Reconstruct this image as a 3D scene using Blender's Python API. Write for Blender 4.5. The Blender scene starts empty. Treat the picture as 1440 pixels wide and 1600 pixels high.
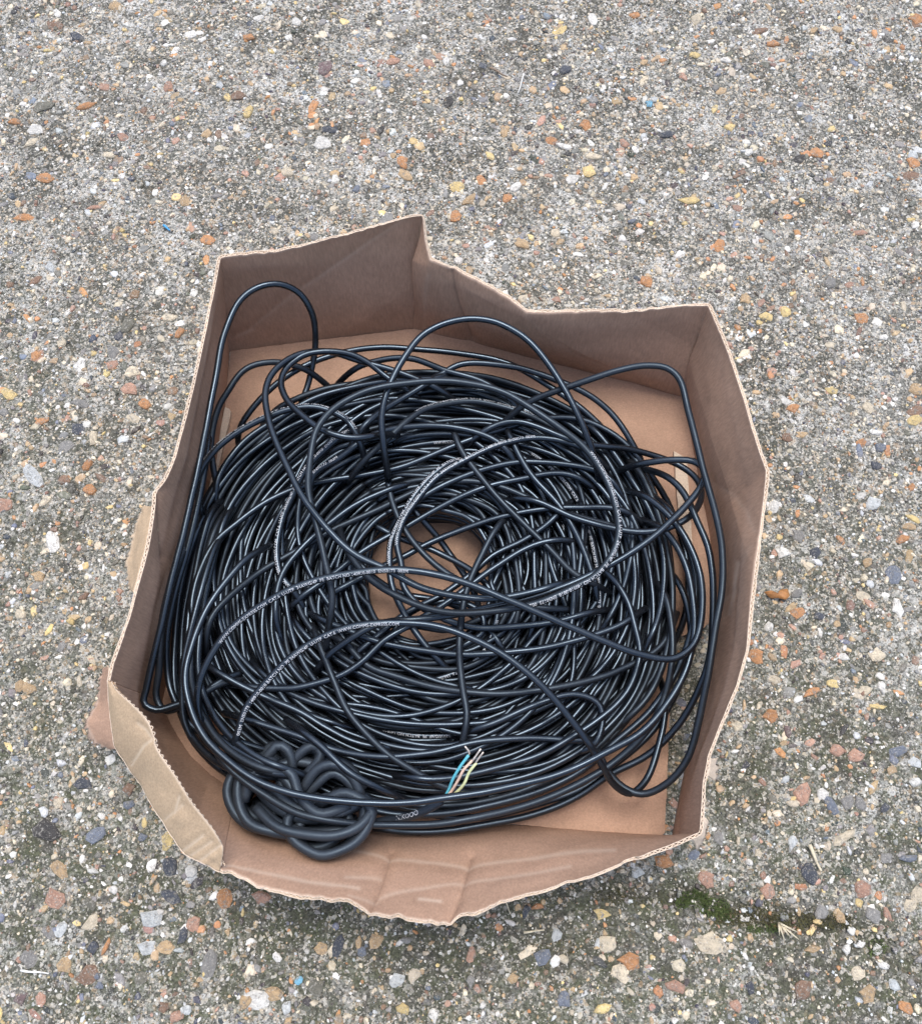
import bpy, math, numpy as np
from mathutils import Vector

rng = np.random.default_rng(7)
SC = bpy.context.scene
COL = SC.collection

# ------------------------------------------------------------------ camera
CAM_H, TILT, FPX = 0.80, math.radians(18.0), 1500.0      # metres, tilt from nadir, focal length in photo pixels
cam_d = bpy.data.cameras.new("camera")
cam = bpy.data.objects.new("camera", cam_d); COL.objects.link(cam)
cam.location = (0, 0, CAM_H); cam.rotation_euler = (TILT, 0, 0)
cam_d.sensor_fit = 'VERTICAL'; cam_d.sensor_height = 24.0; cam_d.lens = FPX / 1600.0 * 24.0
cam_d.clip_start = 0.01; cam_d.clip_end = 200.0
SC.camera = cam

# ------------------------------------------------------------------ sky, sun, exposure (bright overcast)
SUN_EL, SUN_AZ = math.radians(76), math.radians(0)        # light from high behind the box
world = bpy.data.worlds.new("World"); SC.world = world; world.use_nodes = True
wn = world.node_tree.nodes; wl = world.node_tree.links
sky = wn.new('ShaderNodeTexSky'); sky.sky_type = 'NISHITA'; sky.sun_disc = False
sky.sun_elevation = SUN_EL; sky.sun_rotation = SUN_AZ; sky.air_density = 1.0; sky.dust_density = 3.0
hsv = wn.new('ShaderNodeHueSaturation'); hsv.inputs['Saturation'].default_value = 0.80   # cloud veil greys the blue
bg = wn['Background']; bg.inputs['Strength'].default_value = 0.14
wl.new(sky.outputs[0], hsv.inputs['Color']); wl.new(hsv.outputs[0], bg.inputs['Color'])
sun_d = bpy.data.lights.new("sun", 'SUN'); sun_d.energy = 1.1; sun_d.angle = math.radians(22); sun_d.color = (1.0, 0.95, 0.88)
sun = bpy.data.objects.new("sun", sun_d); COL.objects.link(sun)
sdir = Vector((math.sin(SUN_AZ) * math.cos(SUN_EL), math.cos(SUN_AZ) * math.cos(SUN_EL), math.sin(SUN_EL)))
sun.rotation_euler = sdir.to_track_quat('Z', 'Y').to_euler(); sun.location = sdir * 5
SC.view_settings.view_transform = 'Standard'; SC.view_settings.look = 'None'
SC.view_settings.exposure = 1.0; SC.view_settings.gamma = 1.0

# ------------------------------------------------------------------ helpers
ct, st = math.cos(TILT), math.sin(TILT)
def P(px, py, z=0.0):
    """point of the place at height z that the photograph shows at pixel (px, py)"""
    px = np.asarray(px, float); py = np.asarray(py, float); z = np.asarray(z, float)
    v = (800 - py) / FPX; dz = ct - v * st
    k = (CAM_H - z) / dz
    return np.stack([(px - 720) / FPX * k, (st + v * ct) * k, z + 0 * k], -1)
def PX(p):
    x, y, z = p[..., 0], p[..., 1], p[..., 2] - CAM_H
    d = y * st - z * ct; u = y * ct + z * st
    return np.stack([720 + FPX * x / d, 800 - FPX * u / d], -1)

def mesh_np(name, V, faces, smooth=True, mats=None, fmat=None, attrs=None):
    """faces: list of (n,k) int arrays"""
    me = bpy.data.meshes.new(name)
    faces = [np.asarray(f, np.int32) for f in (faces if isinstance(faces, list) else [faces]) if len(f)]
    me.vertices.add(len(V)); me.vertices.foreach_set('co', np.asarray(V, np.float32).ravel())
    loops = np.concatenate([f.ravel() for f in faces])
    tot = np.concatenate([np.full(len(f), f.shape[1], np.int32) for f in faces])
    start = np.concatenate([[0], np.cumsum(tot)[:-1]]).astype(np.int32)
    me.loops.add(len(loops)); me.loops.foreach_set('vertex_index', loops)
    me.polygons.add(len(tot)); me.polygons.foreach_set('loop_start', start)
    me.polygons.foreach_set('use_smooth', np.full(len(tot), smooth, bool))
    for m in (mats or []): me.materials.append(m)
    if fmat is not None: me.polygons.foreach_set('material_index', np.asarray(fmat, np.int32))
    for an, (typ, data) in (attrs or {}).items():
        a = me.attributes.new(an, typ, 'POINT')
        a.data.foreach_set('color' if typ == 'FLOAT_COLOR' else 'value', np.asarray(data, np.float32).ravel())
    me.update(calc_edges=True); me.validate()
    return me
def obj(name, me, parent=None, **props):
    o = bpy.data.objects.new(name, me); COL.objects.link(o)
    if parent is not None: o.parent = parent
    for k, v in props.items(): o[k] = v
    return o
def thing(name, label, category, loc=(0, 0, 0), **props):
    o = obj(name, None, None, label=label, category=category, **props)
    o.location = loc; o.empty_display_size = 0.05
    return o
def catmull(pts, step):
    """smooth curve through pts (n,d), resampled at even spacing"""
    pts = np.asarray(pts, float)
    ext = np.vstack([2 * pts[0] - pts[1], pts, 2 * pts[-1] - pts[-2]])
    out = []
    for i in range(1, len(ext) - 2):
        p0, p1, p2, p3 = ext[i - 1:i + 3]
        t = np.linspace(0, 1, 16, endpoint=False)[:, None]
        d01 = max(np.linalg.norm(p1 - p0) ** .5, 1e-6); d12 = max(np.linalg.norm(p2 - p1) ** .5, 1e-6); d23 = max(np.linalg.norm(p3 - p2) ** .5, 1e-6)
        m1 = (p2 - p1 + d12 * ((p1 - p0) / d01 - (p2 - p0) / (d01 + d12)))
        m2 = (p2 - p1 + d12 * ((p3 - p2) / d23 - (p3 - p1) / (d12 + d23)))
        out.append((2 * t**3 - 3 * t**2 + 1) * p1 + (t**3 - 2 * t**2 + t) * m1 + (-2 * t**3 + 3 * t**2) * p2 + (t**3 - t**2) * m2)
    out.append(pts[-1:]); out = np.vstack(out)
    return resample(out, step)
def resample(pts, step):
    s = np.concatenate([[0], np.cumsum(np.linalg.norm(np.diff(pts, axis=0), axis=1))])
    n = max(int(s[-1] / step), 3)
    q = np.linspace(0, s[-1], n + 1)
    return np.stack([np.interp(q, s, pts[:, k]) for k in range(pts.shape[1])], -1)
def smooth1(a, w, it=1):
    for _ in range(it):
        k = np.ones(2 * w + 1) / (2 * w + 1)
        a = np.convolve(np.pad(a, w, mode='edge'), k, mode='valid')
    return a
def frames(pts):
    T = np.gradient(pts, axis=0); T /= np.linalg.norm(T, axis=1)[:, None] + 1e-12
    up = np.array([0, 0, 1.0])
    N = up - (T @ up)[:, None] * T
    ln = np.linalg.norm(N, axis=1)
    bad = ln < 0.15
    N[bad] = N[bad] + np.array([0, -0.3, 0])
    N -= (np.sum(N * T, 1))[:, None] * T
    N /= np.linalg.norm(N, axis=1)[:, None] + 1e-12
    B = np.cross(N, T)
    return T, N, B
def tube(pts, r, sides=8):
    pts = np.asarray(pts, float)
    T, N, B = frames(pts)
    r = np.broadcast_to(np.asarray(r, float), (len(pts),)).copy()
    pts = np.vstack([pts[:1] - T[:1] * r[0] * .05, pts, pts[-1:] + T[-1:] * r[-1] * .05])
    N = np.vstack([N[:1], N, N[-1:]]); B = np.vstack([B[:1], B, B[-1:]])
    r = np.concatenate([[r[0] * .02], r, [r[-1] * .02]])
    a = np.linspace(0, 2 * np.pi, sides, endpoint=False)
    V = pts[:, None] + r[:, None, None] * (np.cos(a)[None, :, None] * N[:, None] + np.sin(a)[None, :, None] * B[:, None])
    n = len(pts)
    i = np.arange(n - 1)[:, None] * sides; j = np.arange(sides)[None]
    j2 = (j + 1) % sides
    F = np.stack([i + j, i + j2, i + sides + j2, i + sides + j], -1).reshape(-1, 4)
    return V.reshape(-1, 3), F
_NZ = {}
def tnoise(x, y, scale, seed, octaves=3):
    """value noise, numpy"""
    out = np.zeros_like(x, float); amp = 1.0; tot = 0
    for o in range(octaves):
        if (seed, o) not in _NZ: _NZ[(seed, o)] = np.random.default_rng(seed * 31 + o).random((257, 257))
        r = _NZ[(seed, o)]
        X = x * scale * 2**o + 1000.3; Y = y * scale * 2**o + 1000.7
        xi = np.floor(X).astype(int); yi = np.floor(Y).astype(int)
        fx = X - xi; fy = Y - yi; fx = fx * fx * (3 - 2 * fx); fy = fy * fy * (3 - 2 * fy)
        g = lambda a, b: r[a % 256, b % 256]
        out += amp * ((g(xi, yi) * (1 - fx) + g(xi + 1, yi) * fx) * (1 - fy) + (g(xi, yi + 1) * (1 - fx) + g(xi + 1, yi + 1) * fx) * fy)
        tot += amp; amp *= .5
    return out / tot
def seg_dist(q, poly):
    """distance of points q (n,2) to polyline"""
    d = np.full(len(q), 1e9)
    for a, b in zip(poly[:-1], poly[1:]):
        a = np.asarray(a, float); b = np.asarray(b, float); ab = b - a
        t = np.clip(((q - a) @ ab) / (ab @ ab), 0, 1)
        d = np.minimum(d, np.linalg.norm(q - a - t[:, None] * ab, axis=1))
    return d

# ------------------------------------------------------------------ materials
class NT:
    def __init__(s, name):
        s.m = bpy.data.materials.new(name); s.m.use_nodes = True
        s.n = s.m.node_tree.nodes; s.l = s.m.node_tree.links
        s.b = s.n['Principled BSDF']
        s.co = s.n.new('ShaderNodeTexCoord')
    def set(s, **kw):
        for k, v in kw.items(): s.b.inputs[k.replace('_', ' ')].default_value = v
    def link(s, a, b): s.l.new(a, b)
    def noise(s, scale, detail=4, rough=.55, vec=None, dist=0):
        n = s.n.new('ShaderNodeTexNoise'); n.inputs['Scale'].default_value = scale; n.inputs['Detail'].default_value = detail
        n.inputs['Roughness'].default_value = rough; n.inputs['Distortion'].default_value = dist
        s.link(vec or s.co.outputs['Object'], n.inputs['Vector']); return n.outputs['Fac']
    def voro(s, scale, feature='F1', out='Color', vec=None):
        n = s.n.new('ShaderNodeTexVoronoi'); n.inputs['Scale'].default_value = scale; n.feature = feature
        s.link(vec or s.co.outputs['Object'], n.inputs['Vector']); return n.outputs[out]
    def ramp(s, fac, stops):
        n = s.n.new('ShaderNodeValToRGB'); e = n.color_ramp.elements
        while len(e) < len(stops): e.new(0.5)
        for el, (p, c) in zip(e, stops):
            el.position = p; el.color = (*c, 1) if not np.isscalar(c) else (c, c, c, 1)
        s.link(fac, n.inputs['Fac']); return n.outputs['Color']
    def mix(s, fac, a, b, mode='MIX'):
        n = s.n.new('ShaderNodeMix'); n.data_type = 'RGBA'; n.blend_type = mode
        for sock, v in ((n.inputs[0], fac), (n.inputs[6], a), (n.inputs[7], b)):
            if hasattr(v, 'is_linked') or hasattr(v, 'links'): s.link(v, sock)
            elif np.isscalar(v): sock.default_value = v
            else: sock.default_value = (*v, 1)
        return n.outputs[2]
    def math(s, op, a, b=0.0):
        n = s.n.new('ShaderNodeMath'); n.operation = op
        for sock, v in ((n.inputs[0], a), (n.inputs[1], b)):
            if np.isscalar(v): sock.default_value = v
            else: s.link(v, sock)
        return n.outputs[0]
    def attr(s, name, out='Fac'):
        n = s.n.new('ShaderNodeAttribute'); n.attribute_name = name; return n.outputs[out]
    def sep(s, col):
        n = s.n.new('ShaderNodeSeparateColor'); s.link(col, n.inputs[0]); return n.outputs
    def bump(s, h, strength=.5, dist=.001):
        n = s.n.new('ShaderNodeBump'); n.inputs['Strength'].default_value = strength; n.inputs['Distance'].default_value = dist
        s.link(h, n.inputs['Height']); s.link(n.outputs[0], s.b.inputs['Normal'])

def mat_ground():
    t = NT("weathered_concrete")
    base = t.ramp(t.noise(9, 6, .6), [(.32, (.070, .072, .060)), (.50, (.138, .139, .120)), (.70, (.245, .243, .222))])
    fine = t.ramp(t.noise(420, 3, .7), [(.3, .42), (.5, .95), (.7, 1.6)])
    c = t.mix(1.0, base, fine, 'MULTIPLY')
    # sand grains of the cement
    g = t.sep(t.voro(620)); 
    gcol = t.ramp(g[1], [(0, (.50, .47, .40)), (.35, (.62, .60, .55)), (.55, (.40, .30, .18)), (.75, (.30, .29, .28)), (1, (.62, .56, .44))])
    c = t.mix(t.ramp(g[0], [(.74, 0.0), (.80, .85)]), c, gcol)
    c = t.mix(t.ramp(g[2], [(.80, 0.0), (.86, .75)]), c, (.055, .052, .048))
    g2 = t.sep(t.voro(300))
    c = t.mix(t.ramp(g2[0], [(.80, 0.0), (.85, .7)]), c, t.ramp(g2[1], [(0, (.5, .46, .38)), (.4, (.36, .25, .15)), (.6, (.2, .2, .21)), (1, (.6, .58, .53))]))
    # pale lichen crust in broken patches
    lich = t.math('MULTIPLY', t.ramp(t.noise(16, 5, .65, dist=.6), [(.45, 0.0), (.63, 1.0)]), t.ramp(t.noise(210, 5, .8), [(.48, 0.0), (.56, 1.0)]))
    c = t.mix(t.math('MULTIPLY', lich, .85), c, (.58, .58, .555))
    # damp darker blotches
    c = t.mix(t.ramp(t.noise(34, 5, .7), [(.50, 0.0), (.62, .75)]), c, t.mix(1.0, (.070, .067, .054), fine, 'MULTIPLY'))
    # grime and soil, with the box's soft shade in front painted in
    dirt_shade = t.attr('dirt_shade')
    dn = t.math('MULTIPLY', dirt_shade, t.ramp(t.noise(150, 4, .7), [(.3, .4), (.6, 1.0)]))
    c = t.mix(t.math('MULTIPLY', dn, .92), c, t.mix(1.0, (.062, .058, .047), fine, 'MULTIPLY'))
    algae = t.math('MULTIPLY', t.attr('algae'), t.ramp(t.noise(60, 5, .7), [(.38, 0.0), (.62, 1.0)]))
    c = t.mix(t.math('MULTIPLY', algae, .85), c, t.mix(1.0, (.080, .088, .050), fine, 'MULTIPLY'))
    c = t.mix(t.ramp(g2[2], [(.86, 0.0), (.89, .6)]), c, gcol)                       # grains standing clear of the grime
    g3 = t.sep(t.voro(900)); c = t.mix(t.ramp(g3[0], [(.90, 0.0), (.93, .65)]), c, (.45, .43, .38)); c = t.mix(t.ramp(g3[1], [(.88, 0.0), (.92, .6)]), c, (.04, .038, .034))
    t.link(c, t.b.inputs['Base Color']); t.set(Roughness=.88, Specular_IOR_Level=.3)
    h = t.math('ADD', t.noise(420, 3, .7), t.math('MULTIPLY', t.voro(620, 'F1', 'Distance'), -.6))
    t.bump(h, .75, .0016)
    return t.m
def mat_stone(from_object):
    t = NT("stone_parts" if from_object else "pebble_gravel")
    if from_object:
        n = t.n.new('ShaderNodeObjectInfo'); col = n.outputs['Color']; k = .0085
    else:
        col = t.attr('col', 'Color'); k = 1
    v = t.ramp(t.noise(160 * k if from_object else 260, 5, .7), [(.28, .55), (.5, 1.0), (.75, 1.45)])
    c = t.mix(.8, col, v, 'MULTIPLY')
    spots = t.ramp(t.noise(520 * k if from_object else 700, 2, .6), [(.56, 0.0), (.66, .55)])
    c = t.mix(spots, c, t.mix(.6, col, (.62, .59, .53)))
    dk = t.ramp(t.noise(330 * k if from_object else 430, 3, .6), [(.30, .6), (.40, 0.0)])
    c = t.mix(dk, c, (.09, .08, .07))
    # cement film and lichen left on the worn faces
    geo = t.n.new('ShaderNodeNewGeometry').outputs['Position']
    film = t.ramp(t.noise(190, 5, .75, geo), [(.55, 0.0), (.62, .75)])
    c = t.mix(film, c, t.ramp(t.noise(420, 3, .7, geo), [(.3, (.09, .085, .072)), (.55, (.22, .21, .185)), (.7, (.50, .485, .45))]))
    t.link(c, t.b.inputs['Base Color']); t.set(Roughness=.62, Specular_IOR_Level=.4)
    t.bump(t.noise(600 * k if from_object else 800, 3, .6), .35, .0006 if not from_object else .06)
    return t.m
def mat_card(name, base, pale, edge=False):
    t = NT(name)
    mp = t.n.new('ShaderNodeMapping'); mp.inputs['Scale'].default_value = (1, 1, .12); t.link(t.co.outputs['Object'], mp.inputs[0])
    fib = t.noise(700, 3, .6, mp.outputs[0])
    c = t.mix(1.0, base, t.ramp(fib, [(.3, .86), (.7, 1.14)]), 'MULTIPLY')
    c = t.mix(1.0, c, t.ramp(t.noise(22, 4, .6), [(.3, .88), (.7, 1.1)]), 'MULTIPLY')
    c = t.mix(t.ramp(t.noise(900, 2, .5), [(.62, 0.0), (.72, .25)]), c, pale)
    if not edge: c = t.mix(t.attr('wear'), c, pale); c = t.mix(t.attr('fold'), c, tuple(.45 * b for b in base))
    t.link(c, t.b.inputs['Base Color']); t.set(Roughness=.78 if not edge else .95, Specular_IOR_Level=.25)
    t.bump(t.math('ADD', fib, t.noise(60, 3, .5)), .25, .0006)
    return t.m
def mat_cable(name, base, dusty, rough, spec):
    t = NT(name)
    d = t.ramp(t.noise(14, 4, .65), [(.38, 0.0), (.66, 1.0)])
    c = t.mix(t.math('MULTIPLY', d, .7), base, dusty)
    sp = t.ramp(t.noise(1300, 2, .6), [(.66, 0.0), (.74, .6)])
    c = t.mix(t.math('MULTIPLY', sp, .6), c, (.25, .24, .22))
    t.link(c, t.b.inputs['Base Color'])
    r = t.ramp(t.noise(30, 3, .6), [(.3, rough - .07), (.7, rough + .12)])
    t.link(r, t.b.inputs['Roughness']); t.set(Specular_IOR_Level=spec, Specular_Tint=(.60, .79, 1.0, 1))  # bluish cast of the reflected sky put into the highlight colour
    t.bump(t.noise(420, 3, .6), .12, .0006)
    return t.m
def mat_plain(name, color, rough=.5, metal=0.0, var=.25, scale=300):
    t = NT(name)
    c = t.mix(1.0, color, t.ramp(t.noise(scale, 3, .6), [(.3, 1 - var), (.7, 1 + var)]), 'MULTIPLY')
    t.link(c, t.b.inputs['Base Color']); t.set(Roughness=rough, Metallic=metal)
    return t.m
M_GROUND = mat_ground(); M_STONE = mat_stone(True); M_PEB = mat_stone(False)
M_CARD_IN = mat_card("brown_kraft_liner", (.415, .265, .187), (.63, .50, .40))
M_CARD_OUT = mat_card("pale_kraft_liner", (.44, .325, .215), (.64, .54, .42))
M_CARD_EDGE = mat_card("torn_paper_edge", (.60, .49, .385), (.72, .65, .56), True)
M_FLUTE = mat_card("corrugated_medium", (.42, .30, .20), (.55, .43, .33), True)
M_CABLE = mat_cable("black_cable_sheath", (.004, .0045, .006), (.010, .011, .014), .27, .82)
M_CABLE_DULL = mat_cable("dull_black_cable_sheath", (.006, .0065, .008), (.018, .020, .024), .40, .6)
M_RUBBER = mat_cable("dull_black_rubber", (.016, .020, .026), (.036, .042, .052), .46, .55)
M_PRINT = mat_plain("white_cable_print", (.58, .61, .65), .6)

# ================================================================== GROUND
def ground_fields(X, Y):
    q = PX(np.stack([X, Y, 0 * X], -1).reshape(-1, 3)).reshape(X.shape + (2,))
    inb = (Y > -0.35) & (Y < 1.2)
    px, py = q[..., 0], q[..., 1]
    def blob(cx, cy, rx, ry, s): 
        n = tnoise(X, Y, 40, s, 3)
        return np.clip(1.5 - ((px - cx) / rx)**2 - ((py - cy) / ry)**2 + (n - .5) * 2.2, 0, 1)
    dirt_shade = np.zeros_like(X); algae = np.zeros_like(X)
    # soil and painted soft shade around the front of the box, the crack to the right, scuffed darker spots
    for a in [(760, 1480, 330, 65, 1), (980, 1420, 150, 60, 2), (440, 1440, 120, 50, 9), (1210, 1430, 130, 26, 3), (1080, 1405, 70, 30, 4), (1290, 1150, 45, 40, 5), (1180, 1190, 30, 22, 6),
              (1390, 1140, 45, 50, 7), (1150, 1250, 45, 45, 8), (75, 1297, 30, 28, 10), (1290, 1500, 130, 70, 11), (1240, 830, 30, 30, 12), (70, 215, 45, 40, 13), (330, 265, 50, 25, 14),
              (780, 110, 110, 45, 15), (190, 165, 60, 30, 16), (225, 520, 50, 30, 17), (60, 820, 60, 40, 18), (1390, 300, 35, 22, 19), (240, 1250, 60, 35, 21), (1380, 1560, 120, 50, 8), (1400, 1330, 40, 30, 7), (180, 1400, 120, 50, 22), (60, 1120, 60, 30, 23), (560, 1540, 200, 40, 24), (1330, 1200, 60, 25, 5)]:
        dirt_shade = np.maximum(dirt_shade, blob(*a) * (.95 if a[4] < 12 else .5))
    algae = np.clip((py - 560) / 700, 0, 1) * np.clip(.35 + 1.1 * tnoise(X, Y, 9, 33, 3), 0, 1)
    algae = np.maximum(algae, np.clip((300 - px) / 400, 0, .7) * np.clip((py - 300) / 400, 0, 1))
    dirt_shade[~inb] = 0; algae = np.where(inb, algae, .4)
    return dirt_shade, algae
xs = np.arange(-0.80, 0.8001, 0.0045); ys = np.arange(-0.30, 1.1001, 0.0045)
far = np.array([.02, .06, .15, .4, 1.0, 2.5, 6.0, 15.0, 40.0])
gx = np.concatenate([xs[0] - far[::-1], xs, xs[-1] + far]); gy = np.concatenate([ys[0] - far[::-1], ys, ys[-1] + far])
X, Y = np.meshgrid(gx, gy)
dirt_shade, algae = ground_fields(X, Y)
gz = (tnoise(X, Y, 14, 3, 4) - .5) * .004 + (tnoise(X, Y, 110, 4, 2) - .5) * .0022 - .0022
crack = np.stack([X, Y], -1).reshape(-1, 2)
cpath = [P(a, b)[:2] for a, b in [(940, 1375), (1030, 1385), (1100, 1410), (1180, 1425), (1260, 1440), (1330, 1455), (1420, 1500), (1500, 1530)]]
gz -= (.004 * np.exp(-(seg_dist(crack, cpath) / .010)**2)).reshape(X.shape)
def ground_z(x, y): return (tnoise(x, y, 14, 3, 4) - .5) * .004 + (tnoise(x, y, 110, 4, 2) - .5) * .0022 - .0022
ny, nx = X.shape
idx = np.arange(ny * nx).reshape(ny, nx)
F = np.stack([idx[:-1, :-1], idx[:-1, 1:], idx[1:, 1:], idx[1:, :-1]], -1).reshape(-1, 4)
ground = obj("ground", mesh_np("ground", np.stack([X, Y, gz], -1).reshape(-1, 3), F, True, [M_GROUND], attrs={'dirt_shade': ('FLOAT', dirt_shade), 'algae': ('FLOAT', algae)}), kind='structure')

PAL = {'cream': (.53, .46, .345), 'white': (.60, .585, .545), 'tan': (.40, .285, .165), 'orange': (.42, .21, .095), 'brown': (.20, .125, .085), 'pink': (.36, .215, .155),
       'grey': (.21, .205, .195), 'blue': (.15, .17, .21), 'navy': (.055, .062, .078), 'dark': (.045, .042, .040), 'yellow': (.56, .43, .20), 'olive': (.13, .125, .10), 'mauve': (.15, .105, .105),
       'cyan': (.16, .38, .52), 'pale': (.46, .48, .48)}
def pick(n, keys, w):
    w = np.array(w, float); c = np.array([PAL[k] for k in keys])[rng.choice(len(keys), n, p=w / w.sum())]
    return np.clip(c * rng.uniform(.72, 1.22, (n, 1)) + rng.normal(0, .005, (n, 3)), .02, .72)
def domes(n, k, rings, cx, cy, rad, hgt, asp, cols, sink=.5):
    """n pebbles, each a low uneven dome: k sides, rings=[(r,z)...], joined"""
    a = np.linspace(0, 2 * np.pi, k, endpoint=False)[None] + rng.uniform(-.25, .25, (n, k))
    rr = rng.uniform(.55, 1.30, (n, k)); rr = .7 * rr + .3 * (.5 * rr + .25 * (np.roll(rr, 1, 1) + np.roll(rr, -1, 1)))
    rot = rng.uniform(0, 2 * np.pi, (n, 1)); vs = []
    tilt = rng.normal(0, .18, (n, 2))
    for (r, z) in rings:
        lx = np.cos(a) * rr * r * asp[:, None]; ly = np.sin(a) * rr * r / asp[:, None]
        wx = lx * np.cos(rot) - ly * np.sin(rot); wy = lx * np.sin(rot) + ly * np.cos(rot)
        jit = 1 + rng.uniform(-.12, .12, (n, k)) * (z > 0)
        vs.append(np.stack([cx[:, None] + rad[:, None] * wx, cy[:, None] + rad[:, None] * wy, hgt[:, None] * (z * jit + tilt[:, :1] * wx * (z > 0) + tilt[:, 1:] * wy * (z > 0))], -1))
    top = np.stack([cx, cy, hgt * rings[-1][1] * 1.06], -1)[:, None]
    V = np.concatenate(vs + [top], 1)                        # n, k*R+1, 3
    V[..., 2] += ground_z(cx, cy)[:, None]
    R = len(rings); f = []
    for j in range(k):
        j2 = (j + 1) % k
        for q in range(R - 1):
            f.append((q * k + j, q * k + j2, (q + 1) * k + j2)); f.append((q * k + j, (q + 1) * k + j2, (q + 1) * k + j))
        f.append(((R - 1) * k + j, (R - 1) * k + j2, R * k))
    f = np.array(f)
    m = V.shape[1]
    F = (f[None] + (np.arange(n) * m)[:, None, None]).reshape(-1, 3)
    C = np.concatenate([np.repeat(cols[:, None], m, 1), np.ones((n, m, 1))], -1)
    return V.reshape(-1, 3), F, C.reshape(-1, 4)
def scatter(n, x0=-.66, x1=.66, y0=-.17, y1=.98): return rng.uniform(x0, x1, n), rng.uniform(y0, y1, n)
KEYS = ['cream', 'white', 'tan', 'orange', 'brown', 'pink', 'grey', 'blue', 'navy', 'dark', 'yellow', 'olive', 'pale']
# fine grit and middling pebbles: nobody could count these
n1, n2 = 56000, 10500
def clean(n, keep):
    x, y = scatter(int(n * 1.35)); d, _ = ground_fields(x, y)          # fewer stones show in the soil and the painted shade
    k = np.where(rng.random(len(x)) > keep * d)[0][:n]; return x[k], y[k]
x1_, y1_ = clean(n1, .25); x2_, y2_ = clean(n2, .45); n1, n2 = len(x1_), len(x2_)
Va, Fa, Ca = domes(n1, 5, [(1, -.6), (.78, .75)], x1_, y1_, np.clip(rng.lognormal(math.log(.00105), .45, n1), .0005, .0030), rng.uniform(.0005, .0013, n1), rng.uniform(.8, 1.4, n1),
                   pick(n1, KEYS, [24, 30, 10, 4, 3, 5, 12, 3, 3, 9, 3, 6, 10]))
Vb, Fb, Cb = domes(n2, 7, [(1.02, -.8), (1, .25), (.72, .85)], x2_, y2_, np.clip(rng.lognormal(math.log(.0024), .38, n2), .0014, .0052), rng.uniform(.0006, .0016, n2), rng.uniform(.85, 1.5, n2),
                   pick(n2, KEYS, [20, 13, 16, 6, 6, 7, 15, 5, 4, 6, 4, 11, 5]))
peb = obj("pebbles", mesh_np("pebbles", np.vstack([Va, Vb]), [np.vstack([Fa, Fb + len(Va)])], False, [M_PEB], attrs={'col': ('FLOAT_COLOR', np.vstack([Ca, Cb]))}), ground, kind='stuff')

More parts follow.
